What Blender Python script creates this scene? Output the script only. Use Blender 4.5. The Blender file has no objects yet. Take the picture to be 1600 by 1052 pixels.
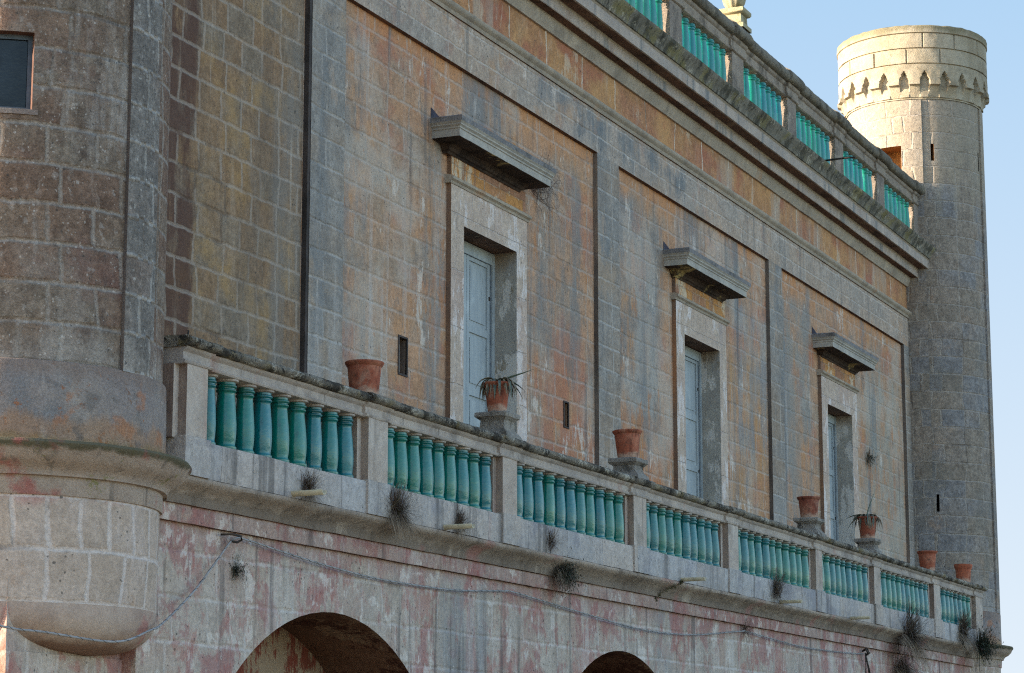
import bpy, bmesh, math, random
from mathutils import Vector, noise
R = math.radians
S = bpy.context.scene
COL = S.collection

# ------------------------------------------------------------------ camera, sky, sun, exposure
cam_d = bpy.data.cameras.new("camera")
cam = bpy.data.objects.new("camera", cam_d)
COL.objects.link(cam)
S.camera = cam
cam.location = (0.0, -12.3088, 1.6)
PITCH, HEAD = R(10.379), R(23.814)
fw = Vector((math.cos(PITCH)*math.cos(HEAD), math.cos(PITCH)*math.sin(HEAD), math.sin(PITCH)))
cam.rotation_euler = fw.to_track_quat('-Z', 'Y').to_euler()
cam_d.sensor_width = 36.0
cam_d.lens = 36.0*3800/1600
cam_d.clip_start = 0.1
cam_d.clip_end = 5000

SUN_AZ, SUN_EL = R(125), R(13)           # azimuth measured from +X towards +Y
w = bpy.data.worlds.new("World")
S.world = w
w.use_nodes = True
nt = w.node_tree
sky = nt.nodes.new("ShaderNodeTexSky")
sky.sky_type = 'NISHITA'
sky.sun_disc = False
sky.sun_elevation = SUN_EL
sky.sun_rotation = R(90) - SUN_AZ
sky.air_density = 1.0
sky.dust_density = 0.7
sky.ozone_density = 1.5
bgn = nt.nodes["Background"]
bgn.inputs[1].default_value = 0.15
# sky capped pale blue ahead of the camera, left brighter elsewhere as fill light
tcw = nt.nodes.new("ShaderNodeTexCoord")
sep = nt.nodes.new("ShaderNodeSeparateXYZ")
nt.links.new(tcw.outputs["Generated"], sep.inputs[0])
cr_ = nt.nodes.new("ShaderNodeValToRGB")
E_ = 1/(0.15*2**1.68)
cr_.color_ramp.elements[0].position = 0.0
cr_.color_ramp.elements[0].color = (.82*E_, .90*E_, .97*E_, 1)
cr_.color_ramp.elements[1].position = 0.40
cr_.color_ramp.elements[1].color = (.34*E_, .60*E_, .90*E_, 1)
nt.links.new(sep.outputs[2], cr_.inputs[0])
dk = nt.nodes.new("ShaderNodeMix")
dk.data_type = 'RGBA'; dk.blend_type = 'DARKEN'
dot = nt.nodes.new("ShaderNodeVectorMath"); dot.operation = 'DOT_PRODUCT'
dot.inputs[1].default_value = (.915, .40, 0)
nt.links.new(tcw.outputs["Generated"], dot.inputs[0])
mr = nt.nodes.new("ShaderNodeMapRange"); mr.interpolation_type = 'SMOOTHSTEP'
mr.inputs[1].default_value = .25; mr.inputs[2].default_value = .75
nt.links.new(dot.outputs["Value"], mr.inputs[0])
nt.links.new(mr.outputs[0], dk.inputs[0])      # cap fades in towards the view, added so the shaded facade stays lit
nt.links.new(sky.outputs[0], dk.inputs[6])
nt.links.new(cr_.outputs[0], dk.inputs[7])
nt.links.new(dk.outputs[2], bgn.inputs[0])

sl = bpy.data.lights.new("sun", 'SUN')
sl.energy = 5.0
sl.angle = R(0.6)
sl.color = (1.0, 0.85, 0.66)
so = bpy.data.objects.new("sun", sl)
COL.objects.link(so)
sd = Vector((math.cos(SUN_EL)*math.cos(SUN_AZ), math.cos(SUN_EL)*math.sin(SUN_AZ), math.sin(SUN_EL)))
so.rotation_euler = sd.to_track_quat('Z', 'Y').to_euler()
so.location = (0, 0, 60)
S.view_settings.view_transform = 'Standard'
S.view_settings.look = 'None'
S.view_settings.exposure = 1.68
S.view_settings.gamma = 1.0
S.view_settings.use_curve_mapping = False
S.cycles.max_bounces = 6
S.cycles.use_denoising = False
S.cycles.filter_width = 1.15
S.cycles.sample_clamp_indirect = 3.0

# ------------------------------------------------------------------ materials
def lin(h):
    h = h.lstrip('#')
    o = []
    for i in (0, 2, 4):
        c = int(h[i:i+2], 16)/255
        o.append(c/12.92 if c <= .04045 else ((c+.055)/1.055)**2.4)
    return o
GAIN = (1.46, 1.37, 1.26)      # photographed tone -> base colour (cool shade light taken out)
def C(h, k=1.0):
    return tuple(min(.86, v*g*k) for v, g in zip(lin(h), GAIN)) + (1,)
def A(h):
    return tuple(lin(h)) + (1,)

class G:
    """terse node graph builder"""
    def __init__(s, name, rough=.9, spec=.25):
        s.m = bpy.data.materials.new(name)
        s.m.use_nodes = True
        s.t = s.m.node_tree
        s.b = s.t.nodes["Principled BSDF"]
        s.b.inputs["Roughness"].default_value = rough
        s.b.inputs["Specular IOR Level"].default_value = spec
        s.geo = s.n("ShaderNodeNewGeometry")
        s.pos = s.geo.outputs["Position"]
        s.uv = s.n("ShaderNodeUVMap").outputs[0]
    def n(s, t):
        return s.t.nodes.new(t)
    def put(s, sock, v):
        if isinstance(v, bpy.types.NodeSocket):
            s.t.links.new(v, sock)
        else:
            sock.default_value = v
    def math(s, op, a, b=0.0, c=None):
        m = s.n("ShaderNodeMath"); m.operation = op
        s.put(m.inputs[0], a); s.put(m.inputs[1], b)
        if c is not None: s.put(m.inputs[2], c)
        return m.outputs[0]
    def scale(s, v, sc):
        m = s.n("ShaderNodeVectorMath"); m.operation = 'MULTIPLY'
        s.put(m.inputs[0], v); m.inputs[1].default_value = sc
        return m.outputs[0]
    def add(s, v, off):
        m = s.n("ShaderNodeVectorMath"); m.operation = 'ADD'
        s.put(m.inputs[0], v); s.put(m.inputs[1], off)
        return m.outputs[0]
    def noise(s, v, sc, det=4, rough=.55, dist=0.0):
        m = s.n("ShaderNodeTexNoise")
        s.put(m.inputs["Vector"], v)
        m.inputs["Scale"].default_value = sc
        m.inputs["Detail"].default_value = det
        m.inputs["Roughness"].default_value = rough
        m.inputs["Distortion"].default_value = dist
        return m.outputs["Fac"]
    def noisec(s, v, sc, det=2):
        m = s.n("ShaderNodeTexNoise")
        s.put(m.inputs["Vector"], v)
        m.inputs["Scale"].default_value = sc
        m.inputs["Detail"].default_value = det
        return m.outputs["Color"]
    def voro(s, v, sc, rnd=1.0):
        m = s.n("ShaderNodeTexVoronoi")
        s.put(m.inputs["Vector"], v)
        m.inputs["Scale"].default_value = sc
        m.inputs["Randomness"].default_value = rnd
        return m.outputs["Distance"]
    def rng(s, v, lo, hi, a=0.0, b=1.0):
        m = s.n("ShaderNodeMapRange"); m.interpolation_type = 'SMOOTHSTEP'
        s.put(m.inputs[0], v)
        for i, x in zip((1, 2, 3, 4), (lo, hi, a, b)): m.inputs[i].default_value = x
        return m.outputs[0]
    def mix(s, f, a, b, mode='MIX'):
        m = s.n("ShaderNodeMix"); m.data_type = 'RGBA'; m.blend_type = mode
        s.put(m.inputs[0], f); s.put(m.inputs[6], a); s.put(m.inputs[7], b)
        return m.outputs[2]
    def z(s):
        x = s.n("ShaderNodeSeparateXYZ"); s.put(x.inputs[0], s.pos)
        return x.outputs[2]
    def x(s):
        x = s.n("ShaderNodeSeparateXYZ"); s.put(x.inputs[0], s.pos)
        return x.outputs[0]
    def col(s, c):
        s.put(s.b.inputs["Base Color"], c)
    def bump(s, h, dist=.01, strength=.8, prev=None):
        m = s.n("ShaderNodeBump")
        m.inputs["Strength"].default_value = strength
        m.inputs["Distance"].default_value = dist
        s.put(m.inputs["Height"], h)
        if prev is not None: s.put(m.inputs["Normal"], prev)
        s.put(s.b.inputs["Normal"], m.outputs[0])
        return m.outputs[0]

def layers(g, c, ls, seed):
    for k, L in enumerate(ls):
        kind, colr, sc, lo, hi, amt = L
        off = (seed*3.7+k*11.3, seed*1.9-k*5.1, k*7.7)
        if kind == 'blotch':
            f = g.noise(g.add(g.pos, off), sc, 6, .62)
        elif kind == 'streak':
            f = g.noise(g.add(g.scale(g.pos, (1, 1, .16)), off), sc, 6, .66)
        elif kind == 'drip':        # long narrow vertical runs
            f = g.noise(g.add(g.scale(g.pos, (1, 1, .05)), off), sc, 5, .6)
        elif kind == 'vspots':      # round lichen spots
            v = g.voro(g.add(g.add(g.pos, off), g.scale(g.noisec(g.pos, sc*1.5), (.6/sc, .6/sc, .6/sc))), sc)
            n = g.noise(g.add(g.pos, off), sc*.35, 3)
            f = g.math('SUBTRACT', n, v)
            f = g.math('ADD', f, g.math('MULTIPLY', g.math('SUBTRACT', g.noise(g.add(g.pos, off), sc*3.5, 5, .75), .5), .7))
        elif kind == 'spots':       # ragged specks and crusts
            a = g.noise(g.add(g.pos, off), sc*.3, 4, .6)
            b = g.noise(g.add(g.pos, off), sc*1.5, 6, .8)
            f = g.math('MULTIPLY', g.math('SUBTRACT', g.math('ADD', g.math('MULTIPLY', a, .45), g.math('MULTIPLY', b, .55)), .5), 2.6)
        elif kind == 'patch':       # irregular peeled patches
            a = g.noise(g.add(g.scale(g.pos, (1, 1, .85)), off), sc, 10, .68, .4)
            b = g.noise(g.add(g.scale(g.pos, (1, 1, .22)), off), 17, 4, .75)
            f = g.math('ADD', g.math('MULTIPLY', a, .82), g.math('MULTIPLY', b, .18))
        elif kind == 'flake':       # broken, sharp-edged peeling
            a = g.noise(g.add(g.scale(g.pos, (1, 1, .62)), off), sc, 9, .70)
            b = g.noise(g.add(g.scale(g.pos, (1, 1, .16)), off), 15, 4, .7)
            f = g.math('ADD', g.math('MULTIPLY', a, .74), g.math('MULTIPLY', b, .26))
        elif kind in ('zup', 'zdn'):   # runs from a height; sc = (z0,z1)
            zz = g.z()
            n = g.noise(g.add(g.scale(g.pos, (1, 1, .15)), off), 3.0, 5, .65)
            zz = g.math('ADD', zz, g.math('MULTIPLY', g.math('SUBTRACT', n, .5), 1.6*abs(sc[1]-sc[0])))
            f = g.rng(zz, sc[0], sc[1])
            if kind == 'zdn': f = g.math('SUBTRACT', 1.0, f)
        elif kind == 'region':      # stain with its own place on the wall: sc = (x0, x1, z0, z1)
            n = g.noise(g.add(g.scale(g.pos, (1, 1, .13)), off), 3.2, 7, .72)
            n2 = g.noise(g.add(g.pos, off), 1.1, 6, .7)
            m1 = g.math('MULTIPLY', g.rng(g.x(), sc[0]-.25, sc[0]+.25), g.rng(g.x(), sc[1]-.25, sc[1]+.25, 1, 0))
            m2 = g.math('MULTIPLY', g.rng(g.z(), sc[2]-.8, sc[2]+.8), g.rng(g.z(), sc[3]-.35, sc[3]+.35, 1, 0))
            f = g.math('MULTIPLY', g.math('MULTIPLY', m1, m2), g.math('ADD', .55, g.math('ADD', g.math('MULTIPLY', g.math('SUBTRACT', n, .5), 1.6), g.math('MULTIPLY', g.math('SUBTRACT', n2, .5), 1.2))))
        elif kind == 'xband':
            n = g.noise(g.add(g.scale(g.pos, (1, 1, .3)), off), 2.2, 6, .7)
            xx = g.math('ADD', g.x(), g.math('MULTIPLY', g.math('SUBTRACT', n, .5), 1.0))
            f = g.math('MULTIPLY', g.rng(xx, sc[0], sc[0]+.35), g.rng(xx, sc[1]-.35, sc[1], 1, 0))
        f = g.rng(f, lo, hi, 0, amt)
        c = g.mix(f, c, colr)
    return c

def masonry(name, bw, rh, cols, mcol, mort, ls, grain=(60, .80, 1.17), seed=0, bumpd=.014, mamt=.8, squash=.74, pits=True, warp=.05, rough=.92, offs=.5, cover=.5, vary=.5, mott=.75):
    g = G(name, rough, .2)
    warpc = g.scale(g.add(g.noisec(g.add(g.pos, (seed*2.1, 0, 0)), .8, 1), (-.5, -.5, -.5)), (warp*5, warp*.8, 0))
    warpf = g.scale(g.add(g.noisec(g.pos, 7, 4), (-.5, -.5, -.5)), (.06, .045, 0))
    v = g.add(g.add(g.uv, warpc), warpf)
    v = g.add(v, (seed*.37, 0, 0))
    br = g.n("ShaderNodeTexBrick")
    g.put(br.inputs["Vector"], v)
    br.offset = offs; br.squash = squash; br.squash_frequency = 2; br.offset_frequency = 2
    br.inputs["Color1"].default_value = (0, 0, 0, 1)
    br.inputs["Color2"].default_value = (1, 1, 1, 1)
    br.inputs["Mortar"].default_value = (.5, .5, .5, 1)
    br.inputs["Scale"].default_value = 1.0
    br.inputs["Mortar Size"].default_value = mort
    br.inputs["Mortar Smooth"].default_value = 1.0
    br.inputs["Brick Width"].default_value = bw
    br.inputs["Row Height"].default_value = rh
    rnd = g.math('ADD', g.math('MULTIPLY', g.math('SUBTRACT', br.outputs["Color"], .5), vary*2), .5)
    big = g.noise(g.add(g.pos, (seed, 3, 1)), .55, 6, .65)
    c = g.mix(g.rng(g.math('ADD', rnd, g.math('SUBTRACT', big, .5)), .1, .9), cols[0], cols[1])
    if len(cols) > 2:
        pick = g.math('ADD', g.math('MULTIPLY', rnd, .40), g.math('MULTIPLY', g.noise(g.add(g.pos, (seed, 9, 4)), .8, 6, .65), .8))
        c = g.mix(g.rng(pick, .50, .78), c, cols[2])
    mot = g.noise(g.add(g.pos, (seed*1.3, 0, 5)), 5.5, 7, .72)
    c = g.mix(g.rng(mot, .36, .66, .0, mott), c, g.mix(1.0, c, (.60, .58, .57, 1), 'MULTIPLY'))
    mot2 = g.noise(g.add(g.pos, (seed*.7, 4, 1)), 17, 5, .75)
    c = g.mix(1.0, c, g.mix(g.rng(mot2, .34, .66), (1-.26*mott, 1-.27*mott, 1-.28*mott, 1), (1+.22*mott,)*3+(1,)), 'MULTIPLY')
    rain = g.noise(g.add(g.add(g.scale(g.pos, (1, 1, .13)), (seed, 2, 0)), g.scale(g.noisec(g.pos, 2.5, 3), (.35, .35, .1))), 7, 6, .72)
    c = g.mix(g.rng(rain, .52, .74, .0, .30), c, mcol)
    c = g.mix(g.rng(rain, .46, .28, .0, .22), c, g.mix(1.0, c, (.6, .59, .6, 1), 'MULTIPLY'))
    mn = g.noise(g.add(g.pos, (0, 0, seed*2)), 3.0, 6, .7)
    lo = .66-cover*.5
    pres = g.rng(mn, lo, lo+.13, .22, 1)
    dkm = g.rng(g.noise(g.add(g.pos, (seed, 7, 2)), .9, 5, .6), .57, .66)
    mcol = g.mix(dkm, mcol, g.mix(1.0, mcol, (.30, .27, .25, 1), 'MULTIPLY'))
    edge = g.math('ADD', br.outputs["Fac"], g.math('MULTIPLY', g.math('SUBTRACT', g.noise(g.pos, 14, 5, .75), .5), .9))
    mm = g.math('MULTIPLY', g.math('MULTIPLY', g.rng(edge, .12, .62, 0, mamt), pres), g.rng(br.outputs["Fac"], .01, .2))
    c = layers(g, c, [L for L in ls if L[0] != 'top'], seed)
    c = g.mix(mm, c, mcol)
    c = layers(g, c, [L[1:] for L in ls if L[0] == 'top'], seed+3)
    gr = g.noise(g.pos, grain[0], 4, .8)
    gr2 = g.noise(g.add(g.pos, (3, 3, 3)), grain[0]*.3, 4, .75)
    gg = g.math('ADD', g.math('MULTIPLY', gr, .55), g.math('MULTIPLY', gr2, .45))
    c = g.mix(1.0, c, g.mix(g.rng(gg, .34, .66), (grain[1],)*3+(1,), (grain[2],)*3+(1,)), 'MULTIPLY')
    if pits:
        pv = g.voro(g.add(g.pos, g.scale(g.noisec(g.pos, 30), (.03, .03, .03))), 13)
        pn = g.noise(g.pos, 3.5, 3)
        pm = g.rng(g.math('ADD', pv, g.math('MULTIPLY', pn, -.42)), -.135, -.085, 1, 0)
        c = g.mix(g.math('MULTIPLY', pm, .7), c, (.06, .055, .05, 1))
    g.col(c)
    h = g.math('ADD', g.math('MULTIPLY', br.outputs["Fac"], -.85), g.math('ADD', g.math('MULTIPLY', gg, .9), g.math('MULTIPLY', mot, .9)))
    g.bump(h, bumpd, .9)
    return g.m

def stone(name, base, ls, grain=(45, .86, 1.12), seed=0, bumpd=.009, rough=.92, rings=None):
    g = G(name, rough, .2)
    big = g.noise(g.add(g.pos, (seed*2.3, 1, 0)), 1.3, 6, .65)
    c = g.mix(g.rng(big, .32, .68), base[0], base[1])
    mot = g.noise(g.add(g.pos, (0, seed*1.3, 5)), 8, 6, .7)
    c = g.mix(g.rng(mot, .3, .75, 0, .5), c, g.mix(1.0, c, (.6, .59, .6, 1), 'MULTIPLY'))
    c = layers(g, c, ls, seed)
    gr = g.noise(g.pos, grain[0], 5, .75)
    c = g.mix(1.0, c, g.mix(g.rng(gr, .25, .75), (grain[1],)*3+(1,), (grain[2],)*3+(1,)), 'MULTIPLY')
    g.col(c)
    g.bump(g.math('ADD', gr, g.math('MULTIPLY', mot, 1.3)), bumpd, .9)
    return g.m

GREY = C('#6f757c'); LGREY = C('#9a9aa0'); BLK = (.022, .021, .02, 1)
M = {}
M['bay_brown'] = masonry('brown_block_wall', .54, .315, (C('#7d6753'), C('#87715a'), C('#766b60')), C('#938b85'), .034,
    [('blotch', C('#94774f'), 1.3, .50, .68, .6), ('region', C('#4b3630'), (17.5, 20.15, 3, 11.5), .2, .55, .85), ('region', C('#6b6866'), (21.5, 22.6, 3, 11), .3, .8, .7), ('streak', C('#8f8071'), 2.0, .56, .70, .5),
     ('top', 'drip', C('#a09a94'), 4.5, .62, .72, .5), ('top', 'streak', C('#5b534d'), .9, .55, .7, .55)], seed=1, mamt=.5, cover=.66, vary=.4)
M['panel'] = masonry('peeling_pink_block_wall', .55, .315, (C('#a07d64'), C('#ac886e'), C('#918072')), C('#9e9894'), .034,
    [('blotch', C('#a87c52'), .9, .52, .68, .6), ('blotch', C('#98624f'), 1.1, .53, .68, .6), ('blotch', C('#a3998f'), 2.2, .56, .72, .5), ('zup', C('#a8764e'), (9.5, 10.4), .35, 1, .55),
     ('region', C('#a1683f'), (31.5, 33.9, 4, 7.0), .35, .8, .7), ('region', C('#94604f'), (28.3, 30.6, 4, 7.9), .35, .8, .65), ('region', C('#9c7850'), (36.4, 38.5, 4, 8.6), .35, .8, .6), ('region', C('#9d7650'), (43.8, 45.3, 4, 9.5), .4, .85, .6),
     ('top', 'region', C('#6f7274'), (25.2, 25.95, 4, 9.6), .25, .75, .8), ('top', 'region', C('#6b6f72'), (28.2, 30.4, 6.8, 9.9), .25, .8, .75), ('top', 'region', C('#696f74'), (31.4, 33.5, 6.4, 10.0), .2, .75, .78),
     ('top', 'region', C('#767c82'), (36.6, 38.6, 6.5, 9.4), .3, .8, .75), ('top', 'region', C('#777979'), (39.1, 41.1, 4, 10.0), .25, .75, .8), ('top', 'region', C('#82847f'), (44.3, 47.4, 4, 9.6), .3, .8, .75), ('top', 'region', C('#74787c'), (23.0, 23.9, 4, 10.2), .3, .8, .6),
     ('top', 'blotch', C('#a09a94'), .55, .50, .62, .55), ('top', 'streak', C('#666b70'), .8, .53, .65, .75), ('top', 'flake', C('#b5ada7'), 1.5, .575, .60, .7), ('top', 'flake', C('#9a6b48'), 1.2, .575, .60, .6), ('top', 'flake', C('#6b6663'), 1.7, .58, .61, .6), ('top', 'drip', C('#a5a2a2'), 4.2, .58, .72, .45), ('top', 'drip', C('#4d4e52'), 3.0, .57, .70, .6),
     ('top', 'region', C('#b0aaa8'), (33.6, 36.2, 9.3, 10.2), .55, .75, .7), ('top', 'region', C('#aaa6a5'), (26.2, 28.4, 9.5, 10.2), .55, .8, .6)], seed=4, mamt=.42, cover=.58, vary=.28, mott=.6)
M['pilaster'] = masonry('grey_tan_pilaster_plaster', .72, .315, (C('#807e7d'), C('#8b8682'), C('#85796f')), C('#a6a3a1'), .03,
    [('streak', C('#64686d'), .9, .48, .64, .75), ('blotch', C('#94806d'), 1.2, .56, .70, .6), ('flake', C('#97877b'), 1.6, .57, .62, .5), ('top', 'drip', C('#a9a7a6'), 4.0, .58, .7, .5), ('top', 'drip', C('#56585b'), 3.4, .58, .7, .6),
     ('zdn', C('#9d9896'), (5.0, 7.6), .3, 1, .55)], seed=7, mamt=.42, cover=.5, vary=.3, mott=.6)
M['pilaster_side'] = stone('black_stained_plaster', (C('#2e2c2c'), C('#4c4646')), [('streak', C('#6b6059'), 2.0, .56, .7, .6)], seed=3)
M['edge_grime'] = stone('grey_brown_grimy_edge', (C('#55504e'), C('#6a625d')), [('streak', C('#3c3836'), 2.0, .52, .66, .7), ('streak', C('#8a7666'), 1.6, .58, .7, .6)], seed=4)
M['architrave'] = masonry('pale_pinkish_architrave_plaster', .95, .30, (C('#998b80'), C('#a2958c'), C('#8f8883')), C('#b0aba7'), .026,
    [('region', C('#5d646b'), (28.4, 34.4, 10.1, 11), .3, .75, .85), ('streak', C('#6c6e70'), .75, .54, .68, .6), ('blotch', C('#a07f63'), 1.2, .55, .70, .65), ('blotch', C('#8e7268'), 1.7, .56, .7, .5), ('top', 'drip', C('#5f6163'), 4.4, .57, .70, .55),
     ('top', 'flake', C('#b7afaa'), 2.0, .57, .60, .6)], seed=11, mamt=.45, cover=.54, vary=.3, mott=.6)
M['frieze'] = masonry('ochre_red_frieze_plaster', 1.25, 2.0, (C('#9c7656'), C('#a5805a'), C('#946a55')), C('#bcb3a9'), .026,
    [('blotch', C('#a9835a'), .9, .50, .66, .65), ('blotch', C('#8a5546'), .8, .54, .66, .75), ('streak', C('#948a80'), 1.3, .50, .66, .7),
     ('top', 'flake', C('#ada293'), 1.8, .575, .62, .55), ('zup', C('#7a5c40'), (11.25, 11.6), .4, 1, .5)], seed=13, mamt=.85, cover=.62, vary=.2, mott=.6)
M['moulding'] = stone('weathered_moulding_stone', (C('#9a9186'), C('#8b847b')),
    [('blotch', C('#706a64'), 2.2, .52, .68, .6), ('streak', C('#aba193'), 3.0, .56, .7, .5), ('blotch', C('#94745a'), 1.6, .6, .72, .5), ('spots', C('#4a4843'), 14, .2, .3, .4)], seed=5)
M['fascia'] = stone('pale_cornice_stone', (C('#9d938c'), C('#8b8582')),
    [('drip', C('#5f6468'), 3.2, .52, .66, .75), ('blotch', C('#7b6a60'), 1.8, .55, .7, .6), ('streak', C('#b1a79f'), 3, .56, .7, .5)], seed=6)
M['soffit'] = stone('brown_stained_shaded_soffit', (C('#5a443a'), C('#6d5446')),  # brown stain; under the ledges it also stands in for shadow
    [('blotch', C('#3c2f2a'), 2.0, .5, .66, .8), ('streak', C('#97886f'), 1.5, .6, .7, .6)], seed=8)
M['gutter'] = stone('mossy_cornice_top', (C('#77756f'), C('#605f59')),
    [('streak', C('#3a3a34'), 4.5, .46, .6, .85), ('blotch', C('#6f6a48'), 2.4, .5, .64, .7), ('spots', C('#a3a095'), 10, .14, .26, .6), ('drip', C('#2c2c28'), 9, .55, .66, .7)], seed=9, bumpd=.012)
M['roof_rail'] = stone('dark_lichen_rail', (C('#716d65'), C('#5c5851')),
    [('blotch', C('#3b3832'), 3.5, .50, .64, .75), ('spots', C('#8a8574'), 14, .16, .28, .6), ('blotch', C('#6b5f48'), 2.0, .56, .68, .6)], seed=10, bumpd=.02)
M['roof_fascia'] = stone('grey_brown_rail_stone', (C('#8a827a'), C('#7a726b')),
    [('blotch', C('#4a4641'), 3.0, .5, .66, .7), ('spots', C('#98917f'), 14, .18, .3, .5), ('drip', C('#3a3733'), 5, .56, .68, .6)], seed=11, bumpd=.012)
M['roof_pier'] = stone('rough_grey_pier_stone', (C('#857c74'), C('#746c67')),
    [('blotch', C('#55504d'), 3.0, .5, .66, .7), ('spots', C('#b0a89b'), 14, .16, .28, .5)], seed=12, grain=(45, .55, 1.3))
M['lichen'] = stone('black_yellow_lichen_crust', (C('#8a857d'), C('#726d66')),
    [('blotch', C('#2b2824'), 2.6, .47, .60, .85), ('spots', C('#aaa7a0'), 13, .08, .20, .85), ('blotch', C('#70623a'), 3.0, .54, .66, .6), ('spots', C('#8a6240'), 11, .2, .3, .5), ('spots', BLK, 20, .10, .22, .9)], seed=14, bumpd=.035, grain=(50, .5, 1.35))
M['rail'] = stone('pale_rail_stone', (C('#a39b96'), C('#8f8987')),
    [('blotch', C('#6f6967'), 2.6, .52, .66, .7), ('streak', C('#8b6f68'), 2.0, .58, .7, .5), ('spots', C('#4f4b47'), 12, .24, .36, .5), ('drip', C('#4f4a48'), 6, .6, .7, .6)], seed=15)
M['pier'] = stone('pale_pier_stone', (C('#aaa39f'), C('#9c918a')),
    [('streak', C('#8e6f69'), 1.8, .56, .68, .6), ('blotch', C('#756e69'), 2.8, .52, .68, .65), ('drip', C('#57504c'), 5, .57, .7, .6), ('spots', C('#5a5450'), 14, .24, .36, .5)], seed=16)
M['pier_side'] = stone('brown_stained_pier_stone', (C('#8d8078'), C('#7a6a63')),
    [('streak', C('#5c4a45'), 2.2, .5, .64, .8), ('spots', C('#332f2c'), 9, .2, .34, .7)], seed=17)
M['plinth'] = masonry('grey_plinth_block', 1.15, .6, (C('#9a989a'), C('#8b898b'), C('#a29a96')), C('#7c7777'), .006,
    [('blotch', C('#70707a'), 1.6, .5, .64, .6), ('streak', C('#8d6a68'), 1.5, .62, .74, .5), ('spots', C('#6b645e'), 9, .18, .28, .5), ('drip', C('#4f4c4c'), 4, .54, .67, .65), ('spots', C('#5d5a52'), 12, .2, .34, .5)], seed=18, mamt=.6, warp=.02, mott=.4)
M['cyma'] = stone('grimy_cyma_stone', (C('#9b8f86'), C('#857a72')),
    [('zdn', C('#59504a'), (4.06, 4.16), .4, 1, .55), ('drip', C('#4a433e'), 5.5, .52, .68, .5), ('blotch', C('#8f5f5c'), 1.2, .57, .68, .6), ('streak', C('#b2a79c'), 2.0, .58, .7, .6)], seed=19, bumpd=.02)
M['lower'] = masonry('dusty_grey_pink_flaking_limewash', .62, .40, (C('#9d9590'), C('#a8a09b'), C('#9a8f86')), C('#b1acac'), .036,
    [('blotch', C('#94807a'), 1.0, .48, .66, .6), ('top', 'patch', C('#855457'), 1.15, .505, .565, .58), ('top', 'patch', C('#8f605c'), 2.4, .52, .58, .52), ('top', 'zup', C('#80585a'), (3.4, 3.85), .5, 1.0, .35), ('top', 'streak', C('#b0acab'), 1.8, .54, .68, .55), ('top', 'region', C('#787b80'), (23.6, 25.1, 0, 3.9), .3, .8, .7), ('top', 'region', C('#7a7d81'), (30.2, 31.0, 0, 4.2), .3, .8, .7),
     ('top', 'flake', C('#8a5350'), 3.0, .565, .60, .55), ('top', 'patch', C('#b9b4b2'), 2.6, .555, .59, .6), ('top', 'drip', C('#544e4f'), 4.5, .56, .68, .65), ('top', 'streak', C('#77736f'), .9, .54, .68, .6)], seed=21, mamt=.55, cover=.52, mott=.5, vary=.3)
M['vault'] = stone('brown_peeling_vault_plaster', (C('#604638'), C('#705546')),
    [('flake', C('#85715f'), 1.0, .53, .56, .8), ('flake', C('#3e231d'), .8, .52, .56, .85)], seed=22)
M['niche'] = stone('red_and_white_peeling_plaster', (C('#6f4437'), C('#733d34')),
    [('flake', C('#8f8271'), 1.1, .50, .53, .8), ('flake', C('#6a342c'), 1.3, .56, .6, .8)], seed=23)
M['turret'] = masonry('brown_grey_turret_block', .60, .33, (C('#6e5b51'), C('#7a675a'), C('#736a62')), C('#94908d'), .034,
    [('blotch', C('#7f7772'), 1.3, .53, .68, .6), ('blotch', C('#634a46'), 1.4, .50, .68, .6), ('blotch', C('#4d403c'), 3.2, .55, .68, .5), ('top', 'vspots', C('#9c9999'), 10, .28, .42, .3), ('top', 'vspots', C('#b0acaa'), 24, .34, .44, .45), ('top', 'streak', C('#8f8c8b'), 2.2, .58, .70, .55),
     ('zdn', C('#8b8683'), (4.7, 5.7), .3, 1, .7)], seed=25, grain=(60, .66, 1.3), bumpd=.03, mamt=.46, cover=.58, vary=.35)
M['turret_strip'] = masonry('grey_turret_strip', .6, .33, (C('#6d6a69'), C('#777676'), C('#6d625d')), C('#9b9896'), .03,
    [('blotch', C('#5a5858'), 2.4, .50, .66, .65), ('streak', C('#6b5350'), 1.6, .56, .7, .6), ('top', 'vspots', C('#a5a5a4'), 15, .3, .42, .4), ('zdn', C('#8b8683'), (4.7, 5.7), .3, 1, .7)], seed=26, grain=(60, .6, 1.36), bumpd=.02, mamt=.5)
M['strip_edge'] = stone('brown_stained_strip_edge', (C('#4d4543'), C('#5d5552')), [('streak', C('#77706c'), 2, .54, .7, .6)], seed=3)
M['turret_band'] = stone('grey_turret_band_plaster', (C('#80797a'), C('#8d8581')),
    [('blotch', C('#6c6d72'), 1.6, .48, .62, .8), ('zdn', C('#97714f'), (4.40, 4.72), .55, 1.0, .5), ('blotch', C('#97674a'), 3.2, .57, .67, .6), ('spots', C('#8a5634'), 10, .16, .3, .8), ('streak', C('#b0aaa6'), 2.2, .55, .7, .5), ('zdn', C('#7d6a4a'), (4.28, 4.46), .4, 1, .6), ('spots', C('#6c4a2e'), 9, .24, .32, .75), ('blotch', C('#5a5757'), 4, .55, .68, .6), ('zup', C('#6f605a'), (4.6, 4.95), .45, 1, .55)], seed=27, grain=(48, .72, 1.2), bumpd=.02)
M['ring'] = stone('mossy_ring_moulding', (C('#958982'), C('#9f9289')),
    [('zup', C('#43422f'), (4.17, 4.26), .3, .9, .85), ('blotch', C('#8a4f4e'), 1.5, .57, .67, .75), ('spots', C('#6a6a3a'), 10, .2, .3, .7), ('drip', C('#55504d'), 6, .56, .68, .6)], seed=28, bumpd=.02)
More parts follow.
